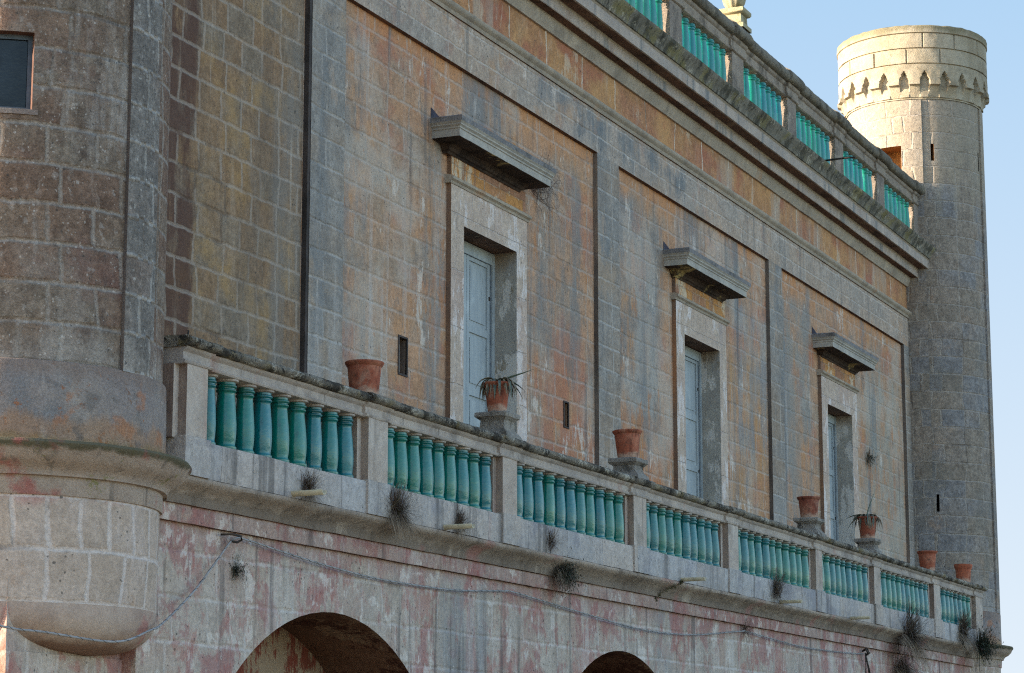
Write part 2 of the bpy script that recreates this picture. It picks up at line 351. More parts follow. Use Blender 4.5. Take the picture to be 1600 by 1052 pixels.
M['drum'] = masonry('pale_tan_drum_block', .40, .43, (C('#9c8e85'), C('#94867b'), C('#a3968f')), C('#b1aaaa'), .036,
    [('blotch', C('#8f6f54'), 2.6, .60, .72, .5), ('zup', C('#9a6b6c'), (3.7, 3.95), .4, 1, .5), ('blotch', C('#7f7b80'), 1.7, .58, .7, .5), ('top', 'streak', C('#b0a7a8'), 1.4, .54, .68, .6), ('top', 'drip', C('#8d6566'), 3.6, .62, .7, .5)], seed=29, grain=(65, .78, 1.18), mamt=.7, cover=.74, mott=.35)
M['corbel'] = stone('pale_corbel_stone', (C('#a0938c'), C('#93827a')),
    [('blotch', C('#8c5a58'), 1.8, .57, .68, .65), ('zdn', C('#64493b'), (2.66, 2.80), .3, 1, .75), ('blotch', C('#b3a9a8'), 1.5, .55, .68, .5)], seed=30)
M['tower'] = masonry('grey_brown_tower_block', .66, .36, (C('#7d756e'), C('#877d75'), C('#757579')), C('#8d8884'), .026,
    [('blotch', C('#66635f'), 1.0, .50, .66, .6), ('spots', C('#9c968f'), 14, .25, .36, .4), ('blotch', C('#86705f'), 1.4, .57, .7, .5),
     ('zdn', C('#8f8d8e'), (4.6, 6.4), .3, 1, .55), ('zup', A('#9b8f7e'), (12.0, 14.6), .3, 1, .7)], seed=33, grain=(50, .68, 1.28), mamt=.5, cover=.58)
M['crown'] = stone('pale_sunlit_tower_stone', (A('#b3a894'), A('#a3967f')),
    [('blotch', A('#857a68'), 2.4, .52, .68, .7), ('zup', A('#716a50'), (16.72, 17.0), .35, 1, .7), ('spots', A('#6d6450'), 12, .2, .34, .7), ('streak', A('#8d7f69'), 2.0, .55, .7, .5)], seed=34, grain=(50, .7, 1.22))
M['ochre'] = stone('orange_ochre_plaster', (A('#94683c'), A('#845a33')), [('blotch', A('#8a5a30'), 2, .55, .7, .6)], seed=36)
M['slit'] = stone('dark_hollow', (A('#201a16'), A('#2c241f')), [], seed=2)
M['slate'] = stone('dark_flashing', (C('#3c4a5a'), C('#41353f')), [('streak', C('#2c2a35'), 2, .5, .66, .6)], seed=2)
M['reveal'] = stone('peeling_grey_reveal_plaster', (C('#8e8b86'), C('#85827f')),
    [('flake', C('#aaa7a5'), 2.2, .50, .53, .85), ('flake', C('#6f6350'), 3.0, .57, .6, .7), ('zup', C('#6b5944'), (7.9, 8.3), .4, 1, .6)], seed=38)
M['surround'] = masonry('pinkish_white_window_surround', .9, .7, (C('#a5978d'), C('#ada196'), C('#a2928a')), C('#b5aeae'), .01,
    [('flake', C('#b9b3b4'), 2.0, .52, .55, .8), ('blotch', C('#98837a'), 1.6, .54, .70, .5), ('streak', C('#8a8384'), 3.0, .58, .7, .5), ('zdn', C('#8f857d'), (4.5, 6.0), .3, 1, .5)], seed=39, mamt=.5, warp=.02, mott=.4)
M['wframe'] = masonry('ochre_stained_lintel_plaster', .8, .6, (C('#a67a4c'), C('#9b7358'), C('#8c6a58')), C('#b0a498'), .012,
    [('flake', C('#b0a595'), 1.9, .53, .56, .85), ('blotch', C('#7d5a4b'), 2.2, .55, .66, .7), ('drip', C('#6f5a52'), 6, .56, .66, .6)], seed=40, mamt=.5, mott=.5)
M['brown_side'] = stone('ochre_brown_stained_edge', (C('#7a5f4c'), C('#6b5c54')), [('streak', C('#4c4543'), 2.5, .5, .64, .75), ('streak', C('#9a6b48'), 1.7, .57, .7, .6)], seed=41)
M['hood'] = stone('grey_hood_stone', (C('#9a9894'), C('#8a8885')),
    [('streak', C('#74736f'), 3.0, .54, .68, .5), ('streak', C('#aaa6a0'), 3, .56, .7, .6), ('spots', C('#55534f'), 16, .24, .3, .4)], seed=42, bumpd=.006)
M['hood_top'] = stone('dark_hood_ledge', (C('#77767a'), C('#66666a')), [('blotch', C('#4c4b4b'), 4, .52, .66, .7), ('spots', C('#97958f'), 16, .22, .3, .5)], seed=43, bumpd=.012)
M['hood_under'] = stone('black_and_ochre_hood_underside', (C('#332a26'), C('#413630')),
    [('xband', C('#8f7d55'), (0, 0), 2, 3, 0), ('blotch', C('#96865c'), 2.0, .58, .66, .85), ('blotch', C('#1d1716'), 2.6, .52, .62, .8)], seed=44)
M['ground'] = stone('dry_gravel_ground', (A('#8a7c69'), A('#77705e')), [('blotch', A('#5d6044'), .4, .52, .64, .8)], seed=50)
M['roofing'] = stone('pale_roof_terrace', (A('#b0a594'), A('#9c9283')), [('blotch', A('#7b7468'), .6, .52, .64, .6)], seed=51)
M['urn'] = stone('lichened_urn_stone', (A('#b0a584'), A('#a39a80')), [('blotch', A('#77704f'), 5, .52, .64, .7), ('spots', A('#57523f'), 14, .2, .3, .7)], seed=52)
M['pedestal'] = stone('grey_pedestal_stone', (C('#8f8b86'), C('#7e7a77')), [('blotch', C('#504d49'), 5, .52, .62, .8), ('spots', C('#b0aca4'), 14, .2, .28, .6), ('spots', C('#2b2a28'), 16, .18, .24, .8)], seed=53, bumpd=.03)

def glaze():
    g = G('teal_glazed_ceramic', .25, .6)
    oi = g.n("ShaderNodeObjectInfo")
    rn = oi.outputs["Random"]
    tc = g.n("ShaderNodeTexCoord").outputs["Object"]
    v = g.add(g.scale(tc, (1, 1, .35)), g.scale(oi.outputs["Location"], (3.1, 1, 1)))
    a = g.noise(v, 6, 4, .6)
    c = g.mix(g.rng(g.math('ADD', g.math('MULTIPLY', rn, .8), g.math('MULTIPLY', a, .6)), .45, .95), (.001, .135, .150, 1), (.002, .160, .122, 1))
    b = g.noise(g.add(g.scale(tc, (1, 1, .6)), oi.outputs["Location"]), 11, 4, .6)
    c = g.mix(g.rng(b, .52, .72, 0, .6), c, (.002, .18, .20, 1))
    c = g.mix(g.rng(g.noise(v, 16, 5, .7), .56, .72, 0, .55), c, (.002, .06, .064, 1))
    c = g.mix(g.rng(g.noise(g.add(g.scale(tc, (1, 1, .3)), oi.outputs["Location"]), 13, 4, .6), .64, .74, 0, .30), c, (.06, .24, .17, 1))
    oz = g.n("ShaderNodeSeparateXYZ"); g.put(oz.inputs[0], tc)
    nk = g.math('ADD', oz.outputs[2], g.math('MULTIPLY', g.math('SUBTRACT', g.noise(v, 20, 4), .5), .12))
    c = g.mix(g.math('MULTIPLY', g.rng(nk, .50, .56), g.rng(a, .4, .65, .05, .5)), c, (.012, .022, .018, 1))
    ch = g.noise(g.add(tc, g.scale(oi.outputs["Location"], (7, 3, 1))), 26, 5, .7)
    c = g.mix(g.rng(ch, .70, .73, 0, .8), c, (.30, .25, .19, 1))
    g.col(c)
    g.put(g.b.inputs["Roughness"], g.rng(b, .3, .7, .16, .32))
    g.bump(g.noise(g.add(tc, oi.outputs["Location"]), 22, 3), .006, .5)
    return g.m
M['glaze'] = glaze()
def roofglaze():
    g = G('weathered_turquoise_ceramic', .38, .5)
    oi = g.n("ShaderNodeObjectInfo"); rn = oi.outputs["Random"]
    tc = g.n("ShaderNodeTexCoord").outputs["Object"]
    v = g.add(g.scale(tc, (1, 1, .3)), oi.outputs["Location"])
    c = g.mix(rn, (.004, .20, .22, 1), (.006, .24, .17, 1))
    c = g.mix(g.rng(g.noise(v, 9, 5, .65), .5, .72, 0, .6), c, (.10, .34, .29, 1))
    c = g.mix(g.rng(g.noise(v, 17, 5, .7), .58, .72, 0, .5), c, (.006, .06, .06, 1))
    g.col(c)
    g.bump(g.noise(tc, 25, 3), .006, .4)
    return g.m
M['roofglaze'] = roofglaze()
def terracotta():
    g = G('terracotta', .85, .25)
    oi = g.n("ShaderNodeObjectInfo"); rn = oi.outputs["Random"]
    c = g.mix(rn, C('#94543f'), C('#6d3c31'))
    n = g.noise(g.pos, 6, 5, .65)
    c = g.mix(g.rng(n, .46, .70, 0, .5), c, C('#a27562'))
    c = g.mix(g.rng(g.noise(g.scale(g.pos, (1, 1, .4)), 14, 5, .7), .50, .66, 0, .7), c, C('#4f2d25'))
    c = g.mix(g.rng(g.noise(g.add(g.scale(g.pos, (1, 1, .7)), (4, 2, 1)), 5, 5, .65), .54, .70, 0, .45), c, C('#a58a7c'))
    tcz = g.n("ShaderNodeSeparateXYZ"); g.put(tcz.inputs[0], g.n("ShaderNodeTexCoord").outputs["Object"])
    zb = g.math('ADD', tcz.outputs[2], g.math('MULTIPLY', g.math('SUBTRACT', g.noise(g.pos, 9, 5, .7), .5), .28))
    c = g.mix(g.rng(zb, .10, .02, 0, .6), c, C('#a89a8e'))
    c = g.mix(g.math('MULTIPLY', g.rng(g.noise(g.add(g.pos, (9, 9, 9)), 11, 6, .75), .56, .64), .55), c, C('#453a31'))
    g.col(c)
    g.bump(g.noise(g.pos, 60, 3), .005, .6)
    return g.m
M['terra'] = terracotta()
def paintwood():
    g = G('blue_grey_painted_wood', .6, .3)
    n = g.noise(g.scale(g.pos, (1, 1, .12)), 14, 5, .65)
    c = g.mix(g.rng(n, .3, .7), C('#7c868f'), C('#8b949b'))
    c = g.mix(g.rng(g.noise(g.pos, 3, 5), .54, .7, 0, .6), c, C('#9aa4ab'))
    c = g.mix(g.rng(g.noise(g.scale(g.pos, (1, 1, .3)), 9, 6, .7), .62, .70, 0, .6), c, C('#55595c'))
    g.col(c); g.bump(n, .004, .5)
    return g.m
M['wood'] = paintwood()
def plain(name, c, rough=.7, var=None, sc=8, metallic=0):
    g = G(name, rough, .35)
    n = g.noise(g.pos, sc, 5, .65)
    g.col(g.mix(g.rng(n, .35, .7), c, var or c))
    g.b.inputs["Metallic"].default_value = metallic
    g.bump(g.noise(g.pos, 50, 3), .003, .5)
    return g.m
M['door_dark'] = plain('dark_weathered_wood', C('#4d5560'), .8, C('#6d7680'))
M['pipe'] = plain('cream_clay_pipe', C('#a8a18e'), .7, C('#8f8878'))
M['iron'] = plain('rusted_black_iron', (.02, .018, .016, 1), .7, (.05, .03, .02, 1))
M['cable'] = plain('grey_white_cable', C('#85858a'), .7, C('#6a6a6e'), 5)
M['wire'] = plain('black_wire', (.012, .012, .013, 1), .6)
M['rustframe'] = plain('rust_brown_frame', C('#4f3830'), .8, C('#3c2a25'))
M['blueframe'] = plain('slate_blue_frame', C('#44505f'), .6, C('#333d4a'))
M['glass'] = plain('dusty_dark_pane', C('#0c1014'), .18, C('#1b232b'), 5)
M['twig'] = plain('dry_brown_twig', C('#463b38'), .9, C('#615450'), 20)
M['straw'] = plain('pale_dry_grass', C('#7f7467'), .9, C('#665a50'), 20)
M['green'] = plain('dark_green_leaf', C('#2d3629'), .75, C('#222820'), 20)
M['agave'] = plain('grey_green_agave_leaf', C('#4a5a58'), .55, C('#5d6a60'), 9)
M['agavedry'] = plain('dry_grey_agave_leaf', C('#7d7768'), .8, C('#4b4238'), 12)
M['moss'] = plain('olive_moss', C('#4a4930'), .95, C('#34331f'), 25)

# ------------------------------------------------------------------ mesh helpers
class MB:
    def __init__(s):
        s.bm = bmesh.new(); s.uvl = s.bm.loops.layers.uv.new("UVMap"); s.mats = []; s.mi = 0
    def mat(s, m):
        m = M[m]
        if m not in s.mats: s.mats.append(m)
        s.mi = s.mats.index(m); return s
    def face(s, pts, uvs=None, smooth=False):
        vs = [p if isinstance(p, bmesh.types.BMVert) else s.bm.verts.new(p) for p in pts]
        try: f = s.bm.faces.new(vs)
        except ValueError: return None
        f.material_index = s.mi; f.smooth = smooth
        if uvs is None:
            f.normal_update(); n = f.normal
            a = max(range(3), key=lambda i: abs(n[i]))
            for l in f.loops:
                c = l.vert.co
                l[s.uvl].uv = (c.x, c.y) if a == 2 else ((c.y, c.z) if a == 0 else (c.x, c.z))
        else:
            for l, u in zip(f.loops, uvs): l[s.uvl].uv = u
        return f
    def box(s, x0, x1, y0, y1, z0, z1):
        p = [(x0,y0,z0),(x1,y0,z0),(x1,y1,z0),(x0,y1,z0),(x0,y0,z1),(x1,y0,z1),(x1,y1,z1),(x0,y1,z1)]
        for q in ((0,3,2,1),(4,5,6,7),(0,1,5,4),(1,2,6,5),(2,3,7,6),(3,0,4,7)):
            s.face([p[i] for i in q])
        return s
    def extrude(s, prof, x0, x1, step=.25, jit=0.0, fr=3.0, mats=None, caps=True, smooth=False, seed=0, jx=0.0):
        """profile [(y,z)] (closed, counter-clockwise seen from +X ... either way) swept along X"""
        n = max(1, int(round((x1-x0)/step))); k = len(prof); rows = []
        for i in range(n+1):
            x = x0+(x1-x0)*i/n; row = []
            for j, (y, z) in enumerate(prof):
                if jit:
                    v = noise.noise_vector(Vector((x*fr+seed, y*fr*2, z*fr*2)))*jit + noise.noise_vector(Vector((x*fr*3.3+seed, y*9, z*9)))*jit*.5
                    y2, z2 = y+v.y, z+v.z
                else: y2, z2 = y, z
                row.append(s.bm.verts.new((x, y2, z2)))
            rows.append(row)
        for j in range(k):
            j2 = (j+1) % k
            if mats: s.mat(mats[j])
            for i in range(n):
                s.face([rows[i][j], rows[i][j2], rows[i+1][j2], rows[i+1][j]], None, smooth)
        if caps:
            s.face(rows[0][::-1]); s.face(rows[-1])
        return s
    def lathe(s, prof, seg=20, c=(0,0,0), smooth=True, a0=0., a1=360., Ruv=None, caps=False, rfun=None, sx=1, sy=1):
        full = abs(a1-a0-360) < 1e-6
        na = seg if full else seg+1; rows = []
        for (r, z) in prof:
            row = []
            for i in range(na):
                a = R(a0+(a1-a0)*i/seg)
                rr = rfun(r, a, z) if rfun else r
                row.append(s.bm.verts.new((c[0]+rr*math.cos(a)*sx, c[1]+rr*math.sin(a)*sy, c[2]+z)))
            rows.append(row)
        L = [0]
        for (r, z), (r2, z2) in zip(prof, prof[1:]): L.append(L[-1]+math.hypot(r2-r, z2-z))
        for j in range(len(prof)-1):
            for i in range(seg):
                i2 = (i+1) % na
                ru = Ruv or max(prof[j][0], .01)
                u0, u1 = ru*R(a0+(a1-a0)*i/seg), ru*R(a0+(a1-a0)*(i+1)/seg)
                v0, v1 = (c[2]+prof[j][1], c[2]+prof[j+1][1]) if Ruv else (L[j], L[j+1])
                s.face([rows[j][i], rows[j][i2], rows[j+1][i2], rows[j+1][i]], [(u0,v0),(u1,v0),(u1,v1),(u0,v1)], smooth)
        if caps:
            if full:
                s.face(rows[0][::-1]); s.face(rows[-1])
        return s
    def tube(s, pts, r, seg=8, smooth=True, caps=True):
        pts = [Vector(p) for p in pts]; rows = []
        for i, p in enumerate(pts):
            t = (pts[min(i+1, len(pts)-1)]-pts[max(i-1, 0)]).normalized()
            a = t.cross(Vector((0,0,1)))
            if a.length < 1e-3: a = Vector((1,0,0))
            a.normalize(); b = t.cross(a)
            rr = r[i] if isinstance(r, (list, tuple)) else r
            rows.append([s.bm.verts.new(p+(a*math.cos(6.2832*k/seg)+b*math.sin(6.2832*k/seg))*rr) for k in range(seg)])
        for i in range(len(pts)-1):
            for k in range(seg):
                s.face([rows[i][k], rows[i][(k+1)%seg], rows[i+1][(k+1)%seg], rows[i+1][k]], None, smooth)
        if caps: s.face(rows[0]); s.face(rows[-1][::-1])
        return s
    def blade(s, p, d, length, w, droop, seg=5, side=None, tipw=.1):
        """thin tapering leaf or stem curving down"""
        p = Vector(p); d = Vector(d).normalized()
        sd_ = side or d.cross(Vector((0,0,1)))
        if sd_.length < 1e-3: sd_ = Vector((1,0,0))
        sd_.normalize(); prev = None
        for i in range(seg+1):
            t = i/seg
            ww = w*(1-t)*(.6+1.6*t if t < .4 else 1.24) if tipw < 1 else w
            ww = max(ww, w*tipw)
            a = s.bm.verts.new(p-sd_*ww*.5); b = s.bm.verts.new(p+sd_*ww*.5)
            if prev: s.face([prev[0], prev[1], b, a], None, True)
            prev = (a, b)
            p = p+d*(length/seg); d = (d+Vector((0,0,-droop/seg))).normalized()
        return s
    def done(s, name, parent=None, recalc=True, autosm=None):
        bm = s.bm
        if recalc: bmesh.ops.recalc_face_normals(bm, faces=bm.faces[:])
        if autosm:
            for f in bm.faces: f.smooth = True
            for e in bm.edges:
                if len(e.link_faces) == 2 and e.calc_face_angle(0) > R(autosm): e.smooth = False
        me = bpy.data.meshes.new(name); bm.to_mesh(me); bm.free()
        for m in s.mats: me.materials.append(m)
        o = bpy.data.objects.new(name, me); COL.objects.link(o)
        if parent: o.parent = parent
        return o

def thing(name, label, cat, loc=(0,0,0), group=None):
    o = bpy.data.objects.new(name, None); COL.objects.link(o)
    o.location = loc; o.empty_display_size = .2
    o['label'] = label; o['category'] = cat
    if group: o['group'] = group
    return o
def tag(o, label, cat, group=None):
    o['label'] = label; o['category'] = cat
    if group: o['group'] = group
    return o

rnd = random.Random(7)

# ------------------------------------------------------------------ ground
g = MB().mat('ground'); g.face([(-900,-900,0),(1500,-900,0),(1500,1500,0),(-900,1500,0)])
o = g.done('ground'); o['kind'] = 'structure'

# ------------------------------------------------------------------ palace
C1 = (17.12, .08); C2 = (49.1, .05); RT = 1.40
XW0, XW1 = 16.3, 49.0
pal = thing('palace', 'long two storey block of peeling ochre and grey masonry with three tall windows', 'building', (32, 0, 0))
pal.location = (0, 0, 0)
DOORS = [(26.29, 27.89), (34.22, 35.84), (41.78, 43.35)]
ZH, ZF = 8.28, 4.45
PIL = [(22.37, 23.15), (30.70, 31.52), (38.47, 39.18), (47.28, 47.95)]

def panel(mb, x0, x1, z0, z1, y, holes, step=2.0):
    xs = sorted(set([x0, x1]+[h for H in holes for h in H[:2] if x0 < h < x1]))
    zs = sorted(set([z0, z1]+[h for H in holes for h in H[2:] if z0 < h < z1]))
    for a, b in zip(xs, xs[1:]):
        for c, d in zip(zs, zs[1:]):
            if any(H[0] <= a and b <= H[1] and H[2] <= c and d <= H[3] for H in holes): continue
            mb.face([(a,y,c),(b,y,c),(b,y,d),(a,y,d)])

holes = [(a, b, ZF, ZH) for a, b in DOORS]
VENTS = [(24.66, 24.86, 6.22, 6.64), (29.60, 29.74, 6.26, 6.58)]
mb = MB()
mb.mat('bay_brown'); panel(mb, XW0, 22.30, 0, 10.30, 0, [])
mb.mat('panel'); panel(mb, 22.30, XW1, 4.0, 10.30, 0, holes+VENTS)
# body behind: sides, back, roof slab
mb.mat('tower'); mb.face([(XW0,0,0),(XW0,0,12.25),(XW0,13,12.25),(XW0,13,0)])
mb.face([(XW1,0,0),(XW1,0,12.25),(XW1,13,12.25),(XW1,13,0)])
mb.face([(XW0,13,0),(XW1,13,0),(XW1,13,12.25),(XW0,13,12.25)])
mb.mat('roofing'); mb.face([(XW0,-.05,12.25),(XW1,-.05,12.25),(XW1,13,12.25),(XW0,13,12.25)])
# hollow behind the windows (dark rooms) and vents
for a, b in DOORS:
    mb.mat('reveal')
    mb.face([(a,0,ZF),(a,.42,ZF),(a,.42,ZH),(a,0,ZH)]); mb.face([(b,0,ZF),(b,.42,ZF),(b,.42,ZH),(b,0,ZH)])
    mb.mat('soffit'); mb.face([(a,0,ZH),(b,0,ZH),(b,.42,ZH),(a,.42,ZH)])
    mb.mat('slit'); mb.face([(a,.42,ZF),(b,.42,ZF),(b,.42,ZH),(a,.42,ZH)])
mb.done('wall', pal, recalc=False)
for a, b, c, d in VENTS:
    v = MB().mat('slit'); v.face([(a,.12,c),(b,.12,c),(b,.12,d),(a,.12,d)])
    v.mat('brown_side')
    for q in ([(a,0,c),(a,.12,c),(a,.12,d),(a,0,d)], [(b,0,c),(b,.12,c),(b,.12,d),(b,0,d)], [(a,0,c),(b,0,c),(b,.12,c),(a,.12,c)], [(a,0,d),(b,0,d),(b,.12,d),(a,.12,d)]): v.face(q)
    v.mat('pilaster_side')
    t = .022
    for bx in ((a-t,a,c-t,d+t),(b,b+t,c-t,d+t),(a,b,c-t,c),(a,b,d,d+t)): v.box(bx[0],bx[1],-.012,.01,bx[2],bx[3])
    v.mat('hood'); v.box(a+.05,b-.05,.06,.10,c+.02,d-.06)
    v.done('vent_slot', pal)
for i, (a, b) in enumerate(PIL):
    p = MB().mat('pilaster'); p.face([(a,-.065,4.0),(b,-.065,4.0),(b,-.065,10.27),(a,-.065,10.27)])
    p.mat('pilaster'); p.face([(b,0,4.0),(b,-.065,4.0),(b,-.065,10.27),(b,0,10.27)])
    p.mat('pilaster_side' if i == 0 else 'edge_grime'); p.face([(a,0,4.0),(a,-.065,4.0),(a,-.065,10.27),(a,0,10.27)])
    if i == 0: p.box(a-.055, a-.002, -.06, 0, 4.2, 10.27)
    p.done('pilaster', pal)
# architrave, string course, frieze, cornice swept along the front
XA, XB = 17.3, 48.6
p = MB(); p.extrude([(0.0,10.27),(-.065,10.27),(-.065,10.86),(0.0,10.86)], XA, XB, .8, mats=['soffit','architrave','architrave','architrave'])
p.done('architrave', pal)
p = MB().mat('moulding')
p.extrude([(0,10.862),(-.085,10.862),(-.095,10.885),(-.10,10.905),(-.135,10.93),(-.15,10.955),(-.15,10.985),(-.12,11.0),(-.10,11.02),(0,11.03)], XA, XB, .10, jit=.0025, fr=2.0, seed=3, mats=['soffit']+['moulding']*9)  # dark underside: grime plus a shadow line put into the colour
p.done('string_course', pal, autosm=35)
p = MB().mat('frieze'); p.face([(XA,-.05,11.01),(XB,-.05,11.01),(XB,-.05,11.62),(XA,-.05,11.62)]); p.done('frieze', pal, recalc=False)
cor = [(0,11.52),(-.085,11.52),(-.10,11.56),(-.125,11.60),(-.14,11.66),(-.15,11.70),(-.275,11.705),(-.285,11.715),(-.285,11.86),(-.30,11.885),(-.46,11.89),(-.485,11.895),(-.485,12.06),(-.505,12.085),(-.525,12.09),(-.54,12.13),(-.575,12.20),(-.63,12.25),(-.645,12.30),(-.60,12.325),(0.2,12.36),(.2,11.52)]
cm = ['moulding']*5+['soffit','fascia','fascia','moulding','soffit','fascia','fascia','moulding']+['gutter']*8+['gutter']
p = MB(); p.extrude(cor, XA, 48.05, 0.09, jit=.004, fr=1.6, mats=cm, seed=8); p.done('cornice', pal, autosm=32)

def window(a, b):
    cx = (a+b)/2
    f = MB().mat('surround')
    y = -.065; xl, xr = a-.37, b+.33; zt = 8.74
    # flat surround: two jambs, a lintel
    for (p0, p1, q0, q1) in ((xl, a, ZF, zt), (b, xr, ZF, zt), (a, b, ZH, zt)):
        f.face([(p0,y,q0),(p1,y,q0),(p1,y,q1),(p0,y,q1)])
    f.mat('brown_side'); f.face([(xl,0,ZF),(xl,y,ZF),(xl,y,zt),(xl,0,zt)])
    f.mat('surround'); f.face([(xr,0,ZF),(xr,y,ZF),(xr,y,zt),(xr,0,zt)])
    f.face([(a,0,ZF),(a,y,ZF),(a,y,ZH),(a,0,ZH)]); f.mat('reveal'); f.face([(b,0,ZF),(b,y,ZF),(b,y,ZH),(b,0,ZH)])
    f.mat('soffit'); f.face([(a,0,ZH),(a,y,ZH),(b,y,ZH),(b,0,ZH)])
    w_ = f.done('window', pal)
    # inner raised architrave line
    t = MB().mat('wframe')
    t.face([(xl+.02,-.055,8.80),(xr-.02,-.055,8.80),(xr-.02,-.055,9.13),(xl+.02,-.055,9.13)])
    t.mat('brown_side'); t.face([(xl+.02,0,8.80),(xl+.02,-.055,8.80),(xl+.02,-.055,9.13),(xl+.02,0,9.13)]); t.face([(xr-.02,0,8.80),(xr-.02,-.055,8.80),(xr-.02,-.055,9.13),(xr-.02,0,9.13)])
    t.done('lintel_frieze', w_)
    t = MB().mat('moulding'); t.extrude([(0,8.742),(-.075,8.742),(-.085,8.77),(-.115,8.79),(-.12,8.82),(-.10,8.835),(-.06,8.845),(0,8.845)], xl-.05, xr+.05, .12, jit=.004, seed=cx)
    t.done('lintel_moulding', w_, autosm=35)
    h = MB()
    yo = -.37; hs_ = -.17 if cx < 30 else (-.08 if cx < 40 else 0)
    hl, hr = cx-1.47+hs_, cx+1.42+hs_
    # stepped bed moulding, then the slab with mitred returns
    def ring(lst, mats):
        prev = None
        for k, (d, z) in enumerate(lst):
            z += .025
            pts = [(hl+.40-d, 0, z), (hl+.40-d, -.02-d, z), (hr-.40+d, -.02-d, z), (hr-.40+d, 0, z)]
            vs = [h.bm.verts.new(q) for q in pts]
            if prev:
                h.mat(mats[k-1])
                for i in range(3): h.face([prev[i], prev[i+1], vs[i+1], vs[i]])
            prev = vs
        return prev
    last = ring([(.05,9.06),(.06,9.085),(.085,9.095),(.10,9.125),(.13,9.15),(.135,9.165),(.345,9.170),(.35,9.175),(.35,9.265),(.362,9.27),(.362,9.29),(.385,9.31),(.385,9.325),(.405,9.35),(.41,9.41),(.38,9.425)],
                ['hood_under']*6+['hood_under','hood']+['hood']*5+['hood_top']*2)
    h.mat('hood_top'); h.face([last[0], last[1], last[2], last[3]])
    # weathered sloping flashing behind the slab
    h.mat('slate'); h.face([(hl+.06,-.004,9.452),(hl+.06,-.34,9.455),(hr-.06,-.34,9.455),(hr-.06,-.004,9.452)])
    h.face([(hl+.02,-.006,9.45),(hl+.52,-.006,9.45),(hl+.02,-.006,9.58)])
    # roughen the edge a little
    bmesh.ops.subdivide_edges(h.bm, edges=[e for e in h.bm.edges if e.calc_length() > 1.5], cuts=24, use_grid_fill=True)
    for v in h.bm.verts:
        if v.co.y < -.01 and v.co.z > 9.05:
            n = noise.noise_vector(Vector((v.co.x*4, v.co.y*6, v.co.z*9)))
            v.co += n*.004
    h.done('hood', w_)
    # two-leaf panelled shutter set back in the reveal
    yb = .27
    fr = MB().mat('wood')
    fr.box(a, a+.07, yb-.02, yb+.06, ZF, ZH-.01); fr.box(b-.07, b, yb-.03, yb+.06, ZF, ZH-.01); fr.box(a+.07, b-.07, yb-.02, yb+.06, ZH-.16, ZH-.01)
    fr.done('door_frame', w_)
    for k in (0, 1):
        x0 = a+.075+k*(b-a-.15)/2; x1 = x0+(b-a-.15)/2-.008
        l = MB().mat('wood'); st = .085
        zt_ = ZH-.165
        rails = [ZF+.02, ZF+.9, ZF+1.95, ZF+2.75, zt_]
        l.box(x0, x0+st, yb, yb+.045, ZF+.02, zt_); l.box(x1-st, x1, yb, yb+.045, ZF+.02, zt_)
        for zr in rails:
            z0 = max(ZF+.02, zr-.05); z1 = min(zt_, zr+.05)
            l.box(x0+st, x1-st, yb+.004, yb+.042, z0, z1)
        for z0, z1 in zip(rails, rails[1:]):
            l.box(x0+st, x1-st, yb+.022, yb+.034, z0+.05, z1-.05)
            l.box(x0+st+.05, x1-st-.05, yb+.012, yb+.0225, z0+.11, z1-.11)
        if k == 1:
            l.mat('door_dark'); l.box(x1-.012, x1+.004, yb-.012, yb-.001, ZF+.02, zt_)
        l.mat('iron'); hx = x1-.05 if k == 0 else x0+.03
        l.box(hx-.012, hx+.02, yb-.02, yb-.001, ZF+1.08, ZF+1.26); l.box(hx-.004, hx+.012, yb-.05, yb-.0205, ZF+1.16, ZF+1.18)
        for hz in (ZF+.5, ZF+1.9, ZF+3.2): l.box((x0 if k == 0 else x1-.05), (x0+.05 if k == 0 else x1), yb-.008, yb-.0005, hz, hz+.045)
        l.done('shutter', w_)
for a, b in DOORS: window(a, b)

# ------------------------------------------------------------------ terrace (portico) under the balustrade
ter = thing('terrace', 'flaking white and red arcaded terrace base under the teal balustrade', 'terrace')
YL = -1.0
ARC = [(21.28, 3.0), (29.10, 3.0), (36.92, 3.0), (44.74, 3.0)]; ZS = .24
XS, XE = 17.72, 49.1
mb = MB().mat('lower')
def arch_wall(mb, y):
    top = 3.86
    x = XS
    n = 40
    for cx, r in ARC:
        mb.face([(x,y,0),(cx-r,y,0),(cx-r,y,top),(x,y,top)])
        pts = [(cx-r, 0)]+[(cx-r*math.cos(math.pi*i/n), ZS+r*math.sin(math.pi*i/n)) for i in range(n+1)]+[(cx+r, 0)]
        for (ax, az), (bx, bz) in zip(pts, pts[1:]):
            if abs(bx-ax) > 1e-6: mb.face([(ax,y,az),(bx,y,bz),(bx,y,top),(ax,y,top)])
        x = cx+r
    mb.face([(x,y,0),(XE,y,0),(XE,y,top),(x,y,top)])
arch_wall(mb, YL)
mb.face([(XS,YL,0),(XS,0,0),(XS,0,3.86),(XS,YL,3.86)])
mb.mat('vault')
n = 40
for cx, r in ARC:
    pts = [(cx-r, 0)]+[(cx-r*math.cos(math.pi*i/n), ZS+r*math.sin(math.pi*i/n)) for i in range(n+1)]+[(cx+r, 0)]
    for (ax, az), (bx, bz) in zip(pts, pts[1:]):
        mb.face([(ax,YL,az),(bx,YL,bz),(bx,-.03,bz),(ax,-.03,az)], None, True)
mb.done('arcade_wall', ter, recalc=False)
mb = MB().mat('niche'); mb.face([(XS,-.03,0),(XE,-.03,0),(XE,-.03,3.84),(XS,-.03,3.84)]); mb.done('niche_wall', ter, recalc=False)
mb = MB()
